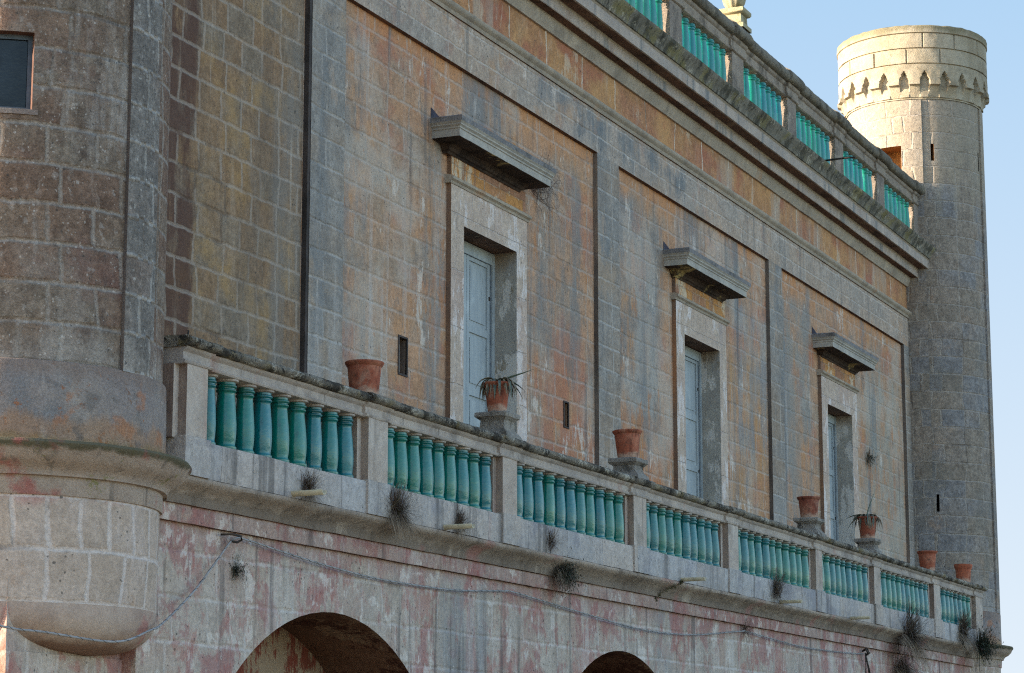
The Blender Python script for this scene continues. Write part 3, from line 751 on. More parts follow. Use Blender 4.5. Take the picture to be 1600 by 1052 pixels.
mb.extrude([(0,3.845),(-1.05,3.845),(-1.056,3.86),(-1.056,4.0),(0,4.0)], XS, XE-.3, .2, jit=.006, seed=2, mats=['soffit','lower','lower','lower','lower'])  # band underside coloured dark, grime and painted shadow together
mb.extrude([(0,4.001),(-1.09,4.001),(-1.095,4.02),(-1.095,4.05),(-1.11,4.09),(-1.16,4.13),(-1.22,4.155),(-1.255,4.18),(-1.262,4.205),(-1.255,4.222),(0,4.222)], 18.0, 48.5, .12, jit=.006, fr=1.6, seed=5, mats=['soffit']+['cyma']*10)  # cyma underside likewise darkened to draw its shadow line
mb.done('moulding', ter, autosm=40)
mb = MB().mat('roofing'); mb.box(17.8, 48.6, -1.0, -.002, 4.225, 4.44); mb.done('terrace_floor', ter)
def spout(x, z, L=.33):
    s_ = MB().mat('pipe'); k = 12; rows = []
    for (yy, rr) in ((-1.2, .052), (-1.25-L, .047), (-1.25-L, .038), (-1.2, .040)):
        rows.append([s_.bm.verts.new((x+rr*math.cos(math.pi+math.pi*i/k*1.0), yy, z+rr*math.sin(math.pi+math.pi*i/k)+.02)) for i in range(k+1)])
    for q in range(3):
        for i in range(k): s_.face([rows[q][i], rows[q][i+1], rows[q+1][i+1], rows[q+1][i]], None, True)
    for i in (0, k): s_.face([rows[0][i], rows[1][i], rows[2][i], rows[3][i]])
    return s_.done('drain_spout', ter)
for x, z in ((19.97, 4.265), (23.30, 4.265), (30.68, 4.26), (35.0, 4.25), (38.75, 4.235)): spout(x, z)

# ------------------------------------------------------------------ lower balustrade
bal = thing('balustrade', 'long stone balustrade with teal glazed balusters along the terrace edge', 'balustrade')
PIERS = [(18.03,18.38),(21.50,21.93),(24.80,25.20),(28.90,29.36),(32.63,33.07),(36.87,37.23),(40.27,40.67),(44.36,44.84),(47.70,48.27)]
NB = [9, 9, 11, 10, 11, 9, 11, 8]
mb = MB().mat('plinth')
mb.extrude([(-.95,4.226),(-1.25,4.226),(-1.25,4.53),(-1.24,4.55),(-.95,4.555)], 18.0, 48.3, .15, jit=.006, seed=1)
for a, b in PIERS: mb.box(a-.04, b+.04, -1.275, -.96, 4.2265, 4.565)
mb.done('plinth', bal, autosm=40)
def railprof(o):
    return [(-.95+o*.3,5.195),(-1.20-o,5.195),(-1.225-o,5.20),(-1.235-o,5.215),(-1.235-o,5.225),(-1.215-o,5.235),(-1.215-o,5.30),(-1.235-o,5.315),(-1.25-o,5.33),(-1.255-o,5.345),(-.93+o*.3,5.345)]
mb = MB().mat('rail')
mb.extrude(railprof(0), 18.0, 48.35, .12, jit=.005, seed=4)
for a, b in PIERS: mb.extrude(railprof(.032), a-.07, b+.07, .12, jit=.005, seed=a)
mb.done('rail', bal, autosm=35)
def crust(x0, x1, o, sd_):
    m = MB().mat('lichen')
    pr = [(-.92,5.346),(-1.10,5.3455),(-1.235-o,5.345),(-1.285-o,5.35),(-1.31-o,5.37),(-1.318-o,5.395),(-1.305-o,5.42),(-1.27-o,5.437),(-1.2,5.443),(-1.1,5.447),(-1.0,5.443),(-.93,5.425),(-.90,5.39)]
    m.extrude(pr, x0, x1, .035, jit=.007, fr=8.0, seed=sd_)
    return m
mb = crust(17.98, 48.33, 0, 3)
mb.done('coping', bal, autosm=60)
for a, b in PIERS:
    m = crust(a-.09, b+.09, .035, a*3)
    m.done('pier_coping', bal, autosm=60)
    p = MB().mat('pier')
    p.face([(a,-1.25,4.55),(b,-1.25,4.55),(b,-1.25,5.2),(a,-1.25,5.2)])
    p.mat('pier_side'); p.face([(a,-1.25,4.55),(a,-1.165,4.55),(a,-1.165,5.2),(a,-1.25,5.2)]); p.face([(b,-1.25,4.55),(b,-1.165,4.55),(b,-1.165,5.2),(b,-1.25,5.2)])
    # set-back wings beside the pier
    for s_, x in ((-1, a), (1, b)):
        x2 = x+s_*.085
        p.mat('pier'); p.face([(x,-1.165,4.55),(x2,-1.165,4.55),(x2,-1.165,5.2),(x,-1.165,5.2)])
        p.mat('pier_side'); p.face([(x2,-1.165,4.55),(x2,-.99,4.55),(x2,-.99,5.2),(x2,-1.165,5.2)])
    p.face([(a-.085,-.99,4.55),(b+.085,-.99,4.55),(b+.085,-.99,5.2),(a-.085,-.99,5.2)])
    p.done('pier', bal)
BP = [(.0,.0),(.078,.0),(.080,.012),(.080,.030),(.074,.036),(.071,.045),(.070,.055),(.0735,.085),(.0770,.14),(.0785,.19),(.0780,.25),(.0750,.32),(.0705,.39),(.0660,.45),(.0630,.50),(.0615,.525),(.0635,.53),(.071,.537),(.074,.546),(.071,.556),(.0655,.560),(.0655,.566),(.073,.572),(.077,.583),(.075,.594),(.068,.600),(.068,.62)]
def baluster_mesh(mat, cap):
    m = MB().mat(mat); m.lathe(BP, 20)
    m.mat(cap); m.lathe([(.0,.6195),(.070,.6195),(.088,.628),(.090,.645),(.0,.646)], 14)
    return m
b0 = None
def put_baluster(proto, parent, x, y, z, hs=1.0, ws=1.0, tilt=0):
    o = proto.copy(); COL.objects.link(o); o.parent = parent
    o.location = (x, y, z); o.scale = (ws, ws, hs); o.rotation_euler = (tilt*.6, tilt, rnd.uniform(0, 6))
    return o
b0 = baluster_mesh('glaze', 'rail').done('baluster', bal, autosm=40)
first = True
for (p0, p1), nb in zip(zip(PIERS, PIERS[1:]), NB):
    x0, x1 = p0[1]+.085, p1[0]-.085
    sp = (x1-x0)/nb
    for i in range(nb):
        x = x0+sp*(i+.5)+rnd.uniform(-.012, .012)
        kw = dict(hs=1.0, ws=rnd.uniform(1.20, 1.36), tilt=rnd.uniform(-.012, .012))
        if first:
            b0.location = (x, -1.105, 4.552); first = False
        else: put_baluster(b0, bal, x, -1.105, 4.552, **kw)

# ------------------------------------------------------------------ roof balustrade
rb = thing('roof_balustrade', 'dark lichened roof balustrade with turquoise balusters against the sky', 'balustrade')
RP = [(18.75,19.30),(21.67,22.22),(24.58,25.13),(27.50,28.05),(30.42,30.97),(33.34,33.87),(36.25,36.83),(39.20,39.70),(42.08,42.62),(44.92,45.46),(47.72,48.30)]
RP = [(a-.34, b-.34) for a, b in RP]
mb = MB().mat('roof_pier'); mb.extrude([(-.02,12.35),(-.34,12.35),(-.34,12.47),(-.02,12.48)], 18.1, 48.0, .25, jit=.008, seed=3); mb.done('plinth', rb, autosm=40)
rp = [(-.02,13.18),(-.30,13.18),(-.325,13.20),(-.33,13.235),(-.31,13.25),(-.31,13.36),(-.335,13.375),(-.35,13.40),(-.35,13.43),(-.01,13.43)]
mb = MB().mat('roof_fascia'); mb.extrude(rp, 18.1, 48.05, .1, jit=.004, fr=2.5, seed=6)
for a, b in RP: mb.extrude([(y-.035 if y < -.1 else y+.03, z) for y, z in rp], a-.08, b+.08, .1, jit=.004, seed=a)
mb.done('rail', rb, autosm=40)
def rcope(x0, x1, o, sd_):
    pr = [(.02,13.432),(-.20,13.431),(-.34-o,13.43),(-.40-o,13.44),(-.43-o,13.48),(-.425-o,13.56),(-.385-o,13.63),(-.30,13.665+o),(-.18,13.68+o),(-.06,13.665+o),(.03,13.60),(.05,13.50)]
    return MB().mat('roof_rail').extrude(pr, x0, x1, .06, jit=.009, fr=5.0, seed=sd_)
rcope(18.1, 48.05, 0, 1).done('coping', rb, autosm=60)
for a, b in RP:
    rcope(a-.10, b+.12, .045, a*5).done('pier_coping', rb, autosm=60)
    p = MB().mat('roof_pier')
    p.box(a, b, -.33, -.03, 12.36, 13.2)
    p.done('pier', rb)
r0 = baluster_mesh('roofglaze', 'roof_pier').done('baluster', rb, autosm=40)
first = True
for k, (p0, p1) in enumerate(zip(RP, RP[1:])):
    nb = 8 if k < 8 else 7
    x0, x1 = p0[1]+.02, p1[0]-.02; sp = (x1-x0)/nb
    for i in range(nb):
        if k == 6 and i == 2: x = x0+sp*(i+.72)
        else: x = x0+sp*(i+.5)+rnd.uniform(-.012, .012)
        if k == 8 and i == 5: x += .12
        if first:
            r0.location = (x, -.18, 12.47); r0.scale = (1.05, 1.05, 1.12); first = False
        else: put_baluster(r0, rb, x, -.18, 12.47, hs=1.12, ws=rnd.uniform(1.22, 1.38), tilt=rnd.uniform(-.01, .01))

# ------------------------------------------------------------------ corner turrets
def cyl_grid(mb, c, r, z0, z1, amin, amax, holes, matf, da=3.0, smooth=True, extra=()):
    """cylinder face grid with openings; holes = [(a0,a1,z0,z1)] in degrees"""
    as_ = set([amin, amax]+[h for H in holes for h in H[:2]]+list(extra))
    a = amin
    while a < amax:
        as_.add(a); a += da
    as_ = sorted(as_)
    as_ = [v for i, v in enumerate(as_) if i == 0 or v-as_[i-1] > .01]
    zs = sorted(set([z0, z1]+[h for H in holes for h in H[2:]]))
    P = {}
    def V(a, z):
        k = (round(a % 360, 3), round(z, 4))
        if k not in P: P[k] = mb.bm.verts.new((c[0]+r*math.cos(R(a)), c[1]+r*math.sin(R(a)), z))
        return P[k]
    for a, b in zip(as_, as_[1:]):
        for p, q in zip(zs, zs[1:]):
            m = (a+b)/2
            if any(H[0] < m < H[1] and H[2] <= p and q <= H[3] for H in holes): continue
            mb.mat(matf(p))
            mb.face([V(a,p), V(b,p), V(b,q), V(a,q)], [(r*R(a),p),(r*R(b),p),(r*R(b),q),(r*R(a),q)], smooth)
def cyl_reveal(mb, c, r, H, depth):
    a0, a1, z0, z1 = H
    def P(a, rr, z): return (c[0]+rr*math.cos(R(a)), c[1]+rr*math.sin(R(a)), z)
    r2 = r-depth
    for a in (a0, a1): mb.face([P(a,r,z0),P(a,r2,z0),P(a,r2,z1),P(a,r,z1)])
    n = max(1, int((a1-a0)/3))
    for i in range(n):
        u, v = a0+(a1-a0)*i/n, a0+(a1-a0)*(i+1)/n
        for z in (z0, z1): mb.face([P(u,r,z),P(v,r,z),P(v,r2,z),P(u,r2,z)])
        mb.face([P(u,r2,z0),P(v,r2,z0),P(v,r2,z1),P(u,r2,z1)])

def turret(c, left, label):
    T = thing('turret', label, 'turret')
    mats = 'turret' if left else 'tower'
    ztop = 15.5
    if left:
        win = (193, 223.5, 7.04, 7.70); H = [win]
    else:
        door = (157, 183.0, 12.3, 14.50)
        slits = [(207.6, 210.4, 14.16, 14.52), (261.5, 263.5, 14.1, 14.5), (203.3, 205.6, 6.92, 7.27)]
        H = [door]+slits
    sh = MB()
    zsplit = 13.0
    def mf(z):
        if left: return 'turret'
        return 'tower'
    holes = list(H)
    cyl_grid(sh, c, RT, 4.9, ztop, 0, 360, holes+[(0, 0, zsplit, zsplit)], mf, 3.0)
    if left:
        sh.mat('rustframe'); cyl_reveal(sh, c, RT, win, .16)
    else:
        sh.mat('ochre'); cyl_reveal(sh, c, RT, door, .45)
        for s_ in slits:
            sh.mat('ochre' if s_[2] > 10 and s_[0] < 250 else 'slit'); cyl_reveal(sh, c, RT, s_, .3)
    sh.done('shaft', T, recalc=False)
    # pilaster strips
    strips = [(260.5, 278.5)] if left else [(183.2, 200.5), (266, 284)]
    for a0, a1 in strips:
        st = MB().mat('turret_strip' if left else 'tower')
        for zz0, zz1, mm in ((4.95, 13.0, 'turret_strip' if left else 'tower'), (13.0, 15.45, 'turret_strip' if left else 'tower')):
            st.mat(mm)
            r2 = RT+.035; n = 6
            for i in range(n):
                u, v = a0+(a1-a0)*i/n, a0+(a1-a0)*(i+1)/n
                P = lambda a, rr, z: (c[0]+rr*math.cos(R(a)), c[1]+rr*math.sin(R(a)), z)
                st.face([P(u,r2,zz0),P(v,r2,zz0),P(v,r2,zz1),P(u,r2,zz1)], [(r2*R(u)+.3,zz0),(r2*R(v)+.3,zz0),(r2*R(v)+.3,zz1),(r2*R(u)+.3,zz1)])
            for a in (a0, a1):
                if left: st.mat('strip_edge')
                st.face([P(a,RT-.01,zz0),P(a,r2,zz0),P(a,r2,zz1),P(a,RT-.01,zz1)])
        st.done('pilaster_strip', T)
    # plain band above the ring moulding, its ledge, and the ring
    jr = lambda r, a, z: r+.012*noise.noise(Vector((math.cos(a)*5+c[0], math.sin(a)*5, z*6)))
    bd = MB().mat('turret_band'); bd.lathe([(RT,4.965),(RT+.03,4.955),(RT+.035,4.935),(RT+.038,4.6),(RT+.045,4.285)], 120, c+(0,), rfun=jr); bd.done('band', T, autosm=40)
    rg = MB().mat('ring')
    rg.lathe([(RT+.02,4.31),(RT+.20,4.295),(RT+.255,4.285),(RT+.27,4.262),(RT+.262,4.232),(RT+.24,4.215),(RT+.22,4.17),(RT+.16,4.115),(RT+.10,4.085),(RT+.07,4.05),(RT+.065,4.022),(RT+.028,4.018),(RT+.024,3.875),(RT+.02,3.868),(RT-.02,3.866)], 120, c+(0,), rfun=jr); rg.done('ring_moulding', T, autosm=40)
    dr = MB().mat('drum'); dr.lathe([(RT-.005,3.01),(RT,3.44),(RT+.004,3.87)], 120, c+(0,), Ruv=RT); dr.mat('corbel'); dr.lathe([(0,3.012),(RT-.005,3.01)], 120, c+(0,)); dr.done('drum', T)
    # half-bowl corbels on the two faces of the corner, and the corner masonry they sit on
    sx = 1 if left else -1
    yw = -.846; xw = c[0]-1.05*sx
    half = math.sqrt(RT**2-(yw-c[1])**2)
    lo = MB().mat('lower')
    lo.face([(xw,yw,2.62),(xw+1.9*sx,yw,2.62),(xw+1.9*sx,yw,3.2),(xw,yw,3.2)]); lo.mat('corbel'); lo.face([(xw,yw,2.62),(xw,12,2.62),(xw,12,3.05),(xw,yw,3.05)]); lo.mat('lower')
    e = .02
    lo.face([(xw-e*sx,yw-e,0),(xw+1.9*sx,yw-e,0),(xw+1.9*sx,yw-e,2.62),(xw-e*sx,yw-e,2.62)]); lo.mat('corbel'); lo.face([(xw-e*sx,yw-e,0),(xw-e*sx,12,0),(xw-e*sx,12,2.62),(xw-e*sx,yw-e,2.62)]); lo.mat('lower')
    lo.face([(xw-e*sx,yw-e,2.62),(xw+1.9*sx,yw-e,2.62),(xw+1.9*sx,yw,2.62),(xw,yw,2.62)]); lo.face([(xw-e*sx,yw-e,2.62),(xw,yw,2.62),(xw,12,2.62),(xw-e*sx,12,2.62)])
    if left:
        lo.face([(xw,yw,3.05),(xw,12,3.05),(xw,12,12.2),(xw,1.2,12.2),(xw,1.2,3.05)])
    lo.done('corner_base', T)
    def bowl(a0, a1, tip):
        b_ = MB().mat('corbel'); n, k = 40, 12; rows = []
        for j in range(k+1):
            s_ = j/k; wv = math.sqrt(max(0, 1-s_**2.8)); row = []
            for i in range(n+1):
                a = R(a0+(a1-a0)*i/n)
                px, py = c[0]+(RT-.006)*math.cos(a), c[1]+(RT-.006)*math.sin(a)
                row.append(b_.bm.verts.new((tip[0]+(px-tip[0])*wv, tip[1]+(py-tip[1])*wv, 3.012-.385*s_)))
            rows.append(row)
        for j in range(k):
            for i in range(n): b_.face([rows[j][i], rows[j][i+1], rows[j+1][i+1], rows[j+1][i]], None, True)
        b_.done('corbel', T)
    af = math.degrees(math.asin((yw-c[1])/RT))
    bowl(180-af, 360+af, (c[0]+.07*sx, yw+.0))
    ah = math.degrees(math.acos(-1.05/RT))
    if left: bowl(ah, 360-ah, (xw, c[1]))
    else: bowl(-(180-ah), 180-ah, (xw, c[1]))
    # window of the near turret
    if left:
        P = lambda a, rr, z: (c[0]+rr*math.cos(R(a)), c[1]+rr*math.sin(R(a)), z)
        wf = MB().mat('blueframe'); a0, a1, z0, z1 = win; r_ = RT-.10
        da = 1.6; n = 10
        def strip(u0, u1, q0, q1, rr, m):
            m_ = max(1, int((u1-u0)/3))
            for i in range(m_):
                u, v = u0+(u1-u0)*i/m_, u0+(u1-u0)*(i+1)/m_
                wf.face([P(u,rr,q0),P(v,rr,q0),P(v,rr,q1),P(u,rr,q1)])
        strip(a0, a0+da, z0, z1, r_, 0); strip(a1-da, a1, z0, z1, r_, 0); strip(a0+da, a1-da, z0, z0+.04, r_, 0); strip(a0+da, a1-da, z1-.04, z1, r_, 0)
        fr_ = wf.done('window_frame', T)
        wf = MB().mat('glass'); strip(a0, a1, z0, z1, r_-.02, 0); wf.done('pane', fr_)
        sl_ = MB().mat('turret_band')
        for i in range(8):
            u, v = a0-2+(a1-a0+4)*i/8, a0-2+(a1-a0+4)*(i+1)/8
            sl_.face([P(u,RT+.012,z0-.045),P(v,RT+.012,z0-.045),P(v,RT+.012,z0),P(u,RT+.012,z0)]); sl_.face([P(u,RT+.012,z0),P(v,RT+.012,z0),P(v,RT-.1,z0+.004),P(u,RT-.1,z0+.004)])
        sl_.done('sill', T)
    # machicolated crown
    cr = MB().mat('crown'); RC = 1.56; NC = 23; seg = NC*20
    def rad(a, z):
        ph = (a*NC/(2*math.pi)+.5) % 1.0; d = abs(ph-.5)      # d=0 in the middle of a gap
        if z < 16.03:
            if z < 15.52: base = RT+.012
            zg = (z-15.50)/.53
            half_w = .22 if zg < .62 else max(0., .22*(1-(zg-.62)/.38)**.9)
            half_w *= (.93 if zg < .5 else 1.06)
            if zg > .94 and d > .0 and half_w < d: pass
            if d < half_w: return RT+.055
            if z < 15.83:
                t = max(0, (z-15.50)/.33)
                rr = RT+.035+(.135)*t**1.4
                if z > 15.74: rr = RC+.03
                return rr
            return RC
        r = RC
        # sunk joints of the block courses
        for zj in (16.19, 16.52):
            if abs(z-zj) < .012: return RC-.03
        row = 0 if z < 16.19 else (1 if z < 16.52 else 2)
        if row == 2 and z > 16.85: return RC+.02
        if 16.19 < z < 16.85:
            u = (a*14/(2*math.pi)+(.5 if row == 1 else 0)+.12) % 1.0
            if u < .02: return RC-.035
        if abs(z-16.85) < .012: return RC-.015
        return r
    zs = [15.47,15.50,15.505,15.56,15.62,15.68,15.73,15.745,15.79,15.828,15.835,15.86,15.89,15.92,15.95,15.98,16.01,16.04,16.10,16.174,16.179,16.201,16.206,16.3,16.4,16.504,16.509,16.531,16.536,16.65,16.75,16.837,16.842,16.858,16.864,16.93,16.99,17.015]
    rows = []
    for z in zs:
        row = []
        for i in range(seg):
            a = 2*math.pi*i/seg
            rr = rad(a, z) if z > 15.5 else RT+.02
            nz = z
            if z > 16.9:
                k_ = noise.noise(Vector((math.cos(a)*9, math.sin(a)*9, 3)))
                nz = z+.022*k_*(1 if z > 16.95 else .3); rr -= .02*(z > 17.0)
            rr += .006*noise.noise(Vector((math.cos(a)*12, math.sin(a)*12, z*9)))
            row.append(cr.bm.verts.new((c[0]+rr*math.cos(a), c[1]+rr*math.sin(a), nz)))
        rows.append(row)
    for j in range(len(zs)-1):
        for i in range(seg):
            i2 = (i+1) % seg
            cr.face([rows[j][i], rows[j][i2], rows[j+1][i2], rows[j+1][i]])
    cr.face(rows[-1])
    cr.done('crown', T, autosm=30)
    return T
turret(C1, True, 'near round corner turret of purple brown blocks with a dark window')
turret(C2, False, 'far round corner turret with a sunlit machicolated crown against the sky')

# ------------------------------------------------------------------ pots, pedestals, plants
def pot(x, z, h, dt, db, label, rim=.05, y=-1.10):
    P = MB().mat('terra'); r1, r0 = dt/2, db/2
    rb_ = r0+(r1-.02-r0)*(1-rim/h)
    P.lathe([(0,.0),(r0,0),(r0+.006,.012),(rb_,h-rim),(rb_+.008,h-rim+.004),(r1-.006,h-rim*.55),(r1-.004,h-rim*.5),(r1,h-rim*.35),(r1+.003,h-.008),(r1-.005,h),(r1-.022,h),(r1-.03,h-.03),(r1-.04,h-.09),(0,h-.092)], 36)
    o = P.done('flower_pot', autosm=40); o.location = (x, y, z)
    o.rotation_euler = (rnd.uniform(-.02,.02), rnd.uniform(-.02,.02), rnd.uniform(0,6))
    return tag(o, label, 'flower pot', 'terracotta pots on the lower balustrade')
def pedestal(x, z, h, wc, label, y=-1.10):
    P = MB().mat('pedestal'); q = wc/2
    pr = [(q*1.1,0),(q*1.02,.05),(q*.80,.09),(q*.74,.12),(q*.74,h-.10),(q*.80,h-.09),(q*.90,h-.07),(q,h-.055),(q*1.0,h-.015),(q*.93,h)]
    prev = None
    for r_, zz in pr:
        pts = []
        for s_ in range(4):
            for t in range(5):
                u = -1+2*t/5
                cxy = [(u,-1),(1,u),(-u,1),(-1,-u)][s_]
                v = Vector((cxy[0]*r_, cxy[1]*r_, zz)); v += noise.noise_vector(v*14+Vector((x,0,0)))*.012; pts.append(P.bm.verts.new(v))
        if prev:
            for i in range(20): P.face([prev[i], prev[(i+1)%20], pts[(i+1)%20], pts[i]])
        prev = pts
    P.face(prev)
    o = P.done('stone_pedestal', autosm=35); o.location = (x, y, z)
    return tag(o, label, 'pedestal', 'stone pedestals on the lower balustrade')
ZR = 5.435
pot(21.68, ZR, .36, .40, .275, 'wide plain terracotta pot resting directly on the rail nearest the near turret')
pedestal(24.98, ZR-.01, .30, .40, 'stone pedestal under the large agave pot before the nearest window')
pot(24.98, ZR+.285, .355, .335, .20, 'terracotta pot with a wilting agave standing before the nearest window')
pedestal(29.10, ZR-.01, .27, .40, 'stone pedestal under the empty tall terracotta pot beside the grey pilaster')
pot(29.10, ZR+.255, .375, .385, .25, 'tall empty terracotta pot on a pedestal left of the middle window')
pedestal(37.05, ZR-.01, .28, .40, 'stone pedestal just left of the farthest window')
pot(37.05, ZR+.265, .345, .375, .25, 'empty terracotta pot on a pedestal left of the farthest window')
pedestal(40.47, ZR-.01, .26, .38, 'stone pedestal under the small agave pot right of the farthest window')
pot(40.47, ZR+.245, .385, .355, .23, 'terracotta pot with a spiky agave right of the farthest window')
pot(44.55, ZR, .39, .385, .25, 'orange terracotta pot on the rail before the far turret')
pot(47.35, ZR, .37, .36, .26, 'dark thick rimmed terracotta pot at the far end of the rail', rim=.1)

def keel_leaf(P, p, d, L, w, droop, seg=7):
    p = Vector(p); d = Vector(d).normalized(); prev = None
    for i in range(seg+1):
        t = i/seg; ww = w*(1-t**1.6)*(.75+.8*t*(1-t))+.003
        sd_ = d.cross(Vector((0,0,1)))
        if sd_.length < 1e-3: sd_ = Vector((1,0,0))
        sd_.normalize(); up_ = sd_.cross(d)
        r_ = [P.bm.verts.new(p-sd_*ww*.5+up_*ww*.35), P.bm.verts.new(p-up_*ww*.12), P.bm.verts.new(p+sd_*ww*.5+up_*ww*.35)]
        if prev:
            P.face([prev[0], prev[1], r_[1], r_[0]], None, True); P.face([prev[1], prev[2], r_[2], r_[1]], None, True)
        prev = r_; p = p+d*(L/seg); d = (d+Vector((0,0,-droop/seg))).normalized()
def agave(x, z, r, label, up, n=26, y=-1.10, seed=1, rim=.165):
    q = random.Random(seed); P = MB()
    for i in range(n):
        a = 6.283*i/n+q.uniform(-.3,.3); P.mat('agavedry' if q.random() < .65 else 'agave')
        el = q.uniform(-.1, .6); s0 = q.uniform(.03, rim*.7)
        keel_leaf(P, (math.cos(a)*s0, math.sin(a)*s0, q.uniform(.0,.04)), (math.cos(a+q.uniform(-.5,.5))*math.cos(el), math.sin(a)*math.cos(el), math.sin(el)), q.uniform(.55, 1.1)*r, q.uniform(.02, .046), q.uniform(2.2, 7.5), 8)
    for d, L, dr_ in up:
        P.mat('agave'); keel_leaf(P, (0,0,.02), d, L, .055, dr_, 9)
    o = P.done('agave_plant', recalc=False); o.location = (x, y, z)
    return tag(o, label, 'plant', 'agaves in the balustrade pots')
agave(24.98, ZR+.635, .29, 'wilting grey agave with one long leaf pointing right in the pot by the nearest window', [((.45,-.85,.30), .46, -.1), ((.45,-.75,.15), .36, 1.2), ((.3,-.9,.1), .40, 2.0)], 64, seed=3)
agave(40.47, ZR+.625, .32, 'spiky drooping agave with one upright leaf in the pot by the farthest window', [((.15,-.25,1), .46, .35), ((-.3,.6,.15), .42, .9), ((-.3,.5,.0), .45, 1.6)], 64, seed=5)

# roof urn on the second pier in view
U = MB().mat('urn')
def sq(r_, z): return [(-r_,-r_,z),(r_,-r_,z),(r_,r_,z),(-r_,r_,z)]
prev = None
for r_, z in ((.22,0),(.22,.07),(.17,.10),(.16,.24),(.20,.26),(.22,.29),(.22,.34),(.12,.345)):
    vs = [U.bm.verts.new(p) for p in sq(r_, z)]
    if prev:
        for i in range(4): U.face([prev[i], prev[(i+1)%4], vs[(i+1)%4], vs[i]])
    prev = vs
U.lathe([(.10,.34),(.09,.37),(.13,.40),(.165,.46),(.185,.55),(.19,.62),(.17,.66),(.20,.68),(.235,.74),(.21,.80),(.16,.84),(.15,.90),(.19,1.0),(.17,1.06),(.08,1.12),(0,1.14)], 40,
        rfun=lambda r, a, z: r*(1+.07*math.cos(a*10)*(1 if .38 < z < .82 else .2)))
o = U.done('roof_urn', autosm=50); o.location = (36.52, -.18, 13.70)
tag(o, 'carved stone urn with leafy relief standing on the roof balustrade', 'urn')

# ------------------------------------------------------------------ cable, hooks, rods
def catmull(P, n=14):
    out = []
    P = [Vector(p) for p in P]; Q = [P[0]*2-P[1]]+P+[P[-1]*2-P[-2]]
    for i in range(1, len(Q)-2):
        p0, p1, p2, p3 = Q[i-1:i+3]
        for k in range(n):
            t = k/n
            out.append(.5*((2*p1)+(p2-p0)*t+(2*p0-5*p1+4*p2-p3)*t*t+(3*p1-p0-3*p2+p3)*t**3))
    out.append(P[-1]); return out
cp = [(13.6,-1.62,2.86),(15.07,-1.5,2.741),(15.65,-1.5,2.725),(16.63,-1.5,2.703),(17.20,-1.46,2.826),(17.75,-1.25,2.93),(18.5,-1.08,3.247),(18.9,-1.07,3.55),(19.21,-1.06,3.773),(19.5,-1.06,3.785),(20.1,-1.06,3.738),(21.1,-1.06,3.672),(22.25,-1.06,3.63),(23.9,-1.06,3.645),(25.2,-1.06,3.725),(25.6,-1.06,3.733),(27.41,-1.06,3.639),(29.59,-1.06,3.545),(31.55,-1.06,3.577),(33.6,-1.06,3.735),(34.1,-1.06,3.75),(36.56,-1.06,3.671),(39.0,-1.06,3.69),(40.2,-1.06,3.724)]
pts = catmull(cp)
c_ = MB().mat('cable'); c_.tube(pts, .0095, 8)
# resample for the spiral binding
acc = [0]
for a, b in zip(pts, pts[1:]): acc.append(acc[-1]+(b-a).length)
sp_ = []; k = 0; N = int(acc[-1]/.02)
for i in range(N):
    s_ = acc[-1]*i/N
    while acc[k+1] < s_: k += 1
    t = (s_-acc[k])/(acc[k+1]-acc[k]); p = pts[k].lerp(pts[k+1], t); d = (pts[k+1]-pts[k]).normalized()
    u = d.cross(Vector((0,0,1))).normalized(); v = d.cross(u); an = s_/.16*6.283+.9*math.sin(s_*3.1)
    sp_.append(p+(u*math.cos(an)+v*math.sin(an))*.0102)
c_.mat('wire'); c_.tube(sp_, .0017, 4)
o = c_.done('cable'); tag(o, 'grey cable bound with black wire drooping across the lower wall', 'cable')
hk = MB().mat('iron')
hk.tube([(19.02,-1.04,3.80),(19.12,-1.10,3.81),(19.24,-1.12,3.80),(19.27,-1.11,3.77),(19.22,-1.09,3.745),(19.16,-1.07,3.75)], .011, 6)
tag(hk.done('iron_hook'), 'black iron hook holding the cable above the first arch', 'hook')
hk = MB().mat('iron')
for d in ((0,0),(.06,.02),(-.05,.01)):
    hk.tube([(40.2,-1.03,3.77),(40.2+d[0],-1.10,3.80+d[1]),(40.26+d[0],-1.12,3.74),(40.24,-1.08,3.70)], .016, 5)
for k_, (dx, dz) in enumerate(((.55,-.62),(.42,-.62),(.10,-.45))):
    hk.tube([(40.2,-1.08,3.74),(40.2+dx*.5,-1.07,3.74+dz*.45),(40.2+dx,-1.05,3.74+dz)], .010, 5)
tag(hk.done('wall_bracket'), 'black iron bracket with loose wires at the far end of the cable', 'bracket')
ro = MB().mat('iron'); ro.tube([(40.25,-.48,12.36),(40.25,-.9,12.37),(40.25,-1.12,12.365)], .018, 6)
tag(ro.done('iron_rod'), 'thin black iron rod sticking out of the roof cornice', 'rod')
ro = MB().mat('iron'); ro.tube([(18.14,-1.18,5.42),(18.145,-1.18,5.52)], .008, 6)
tag(ro.done('iron_spike'), 'short black iron spike on the near end of the rail', 'spike')

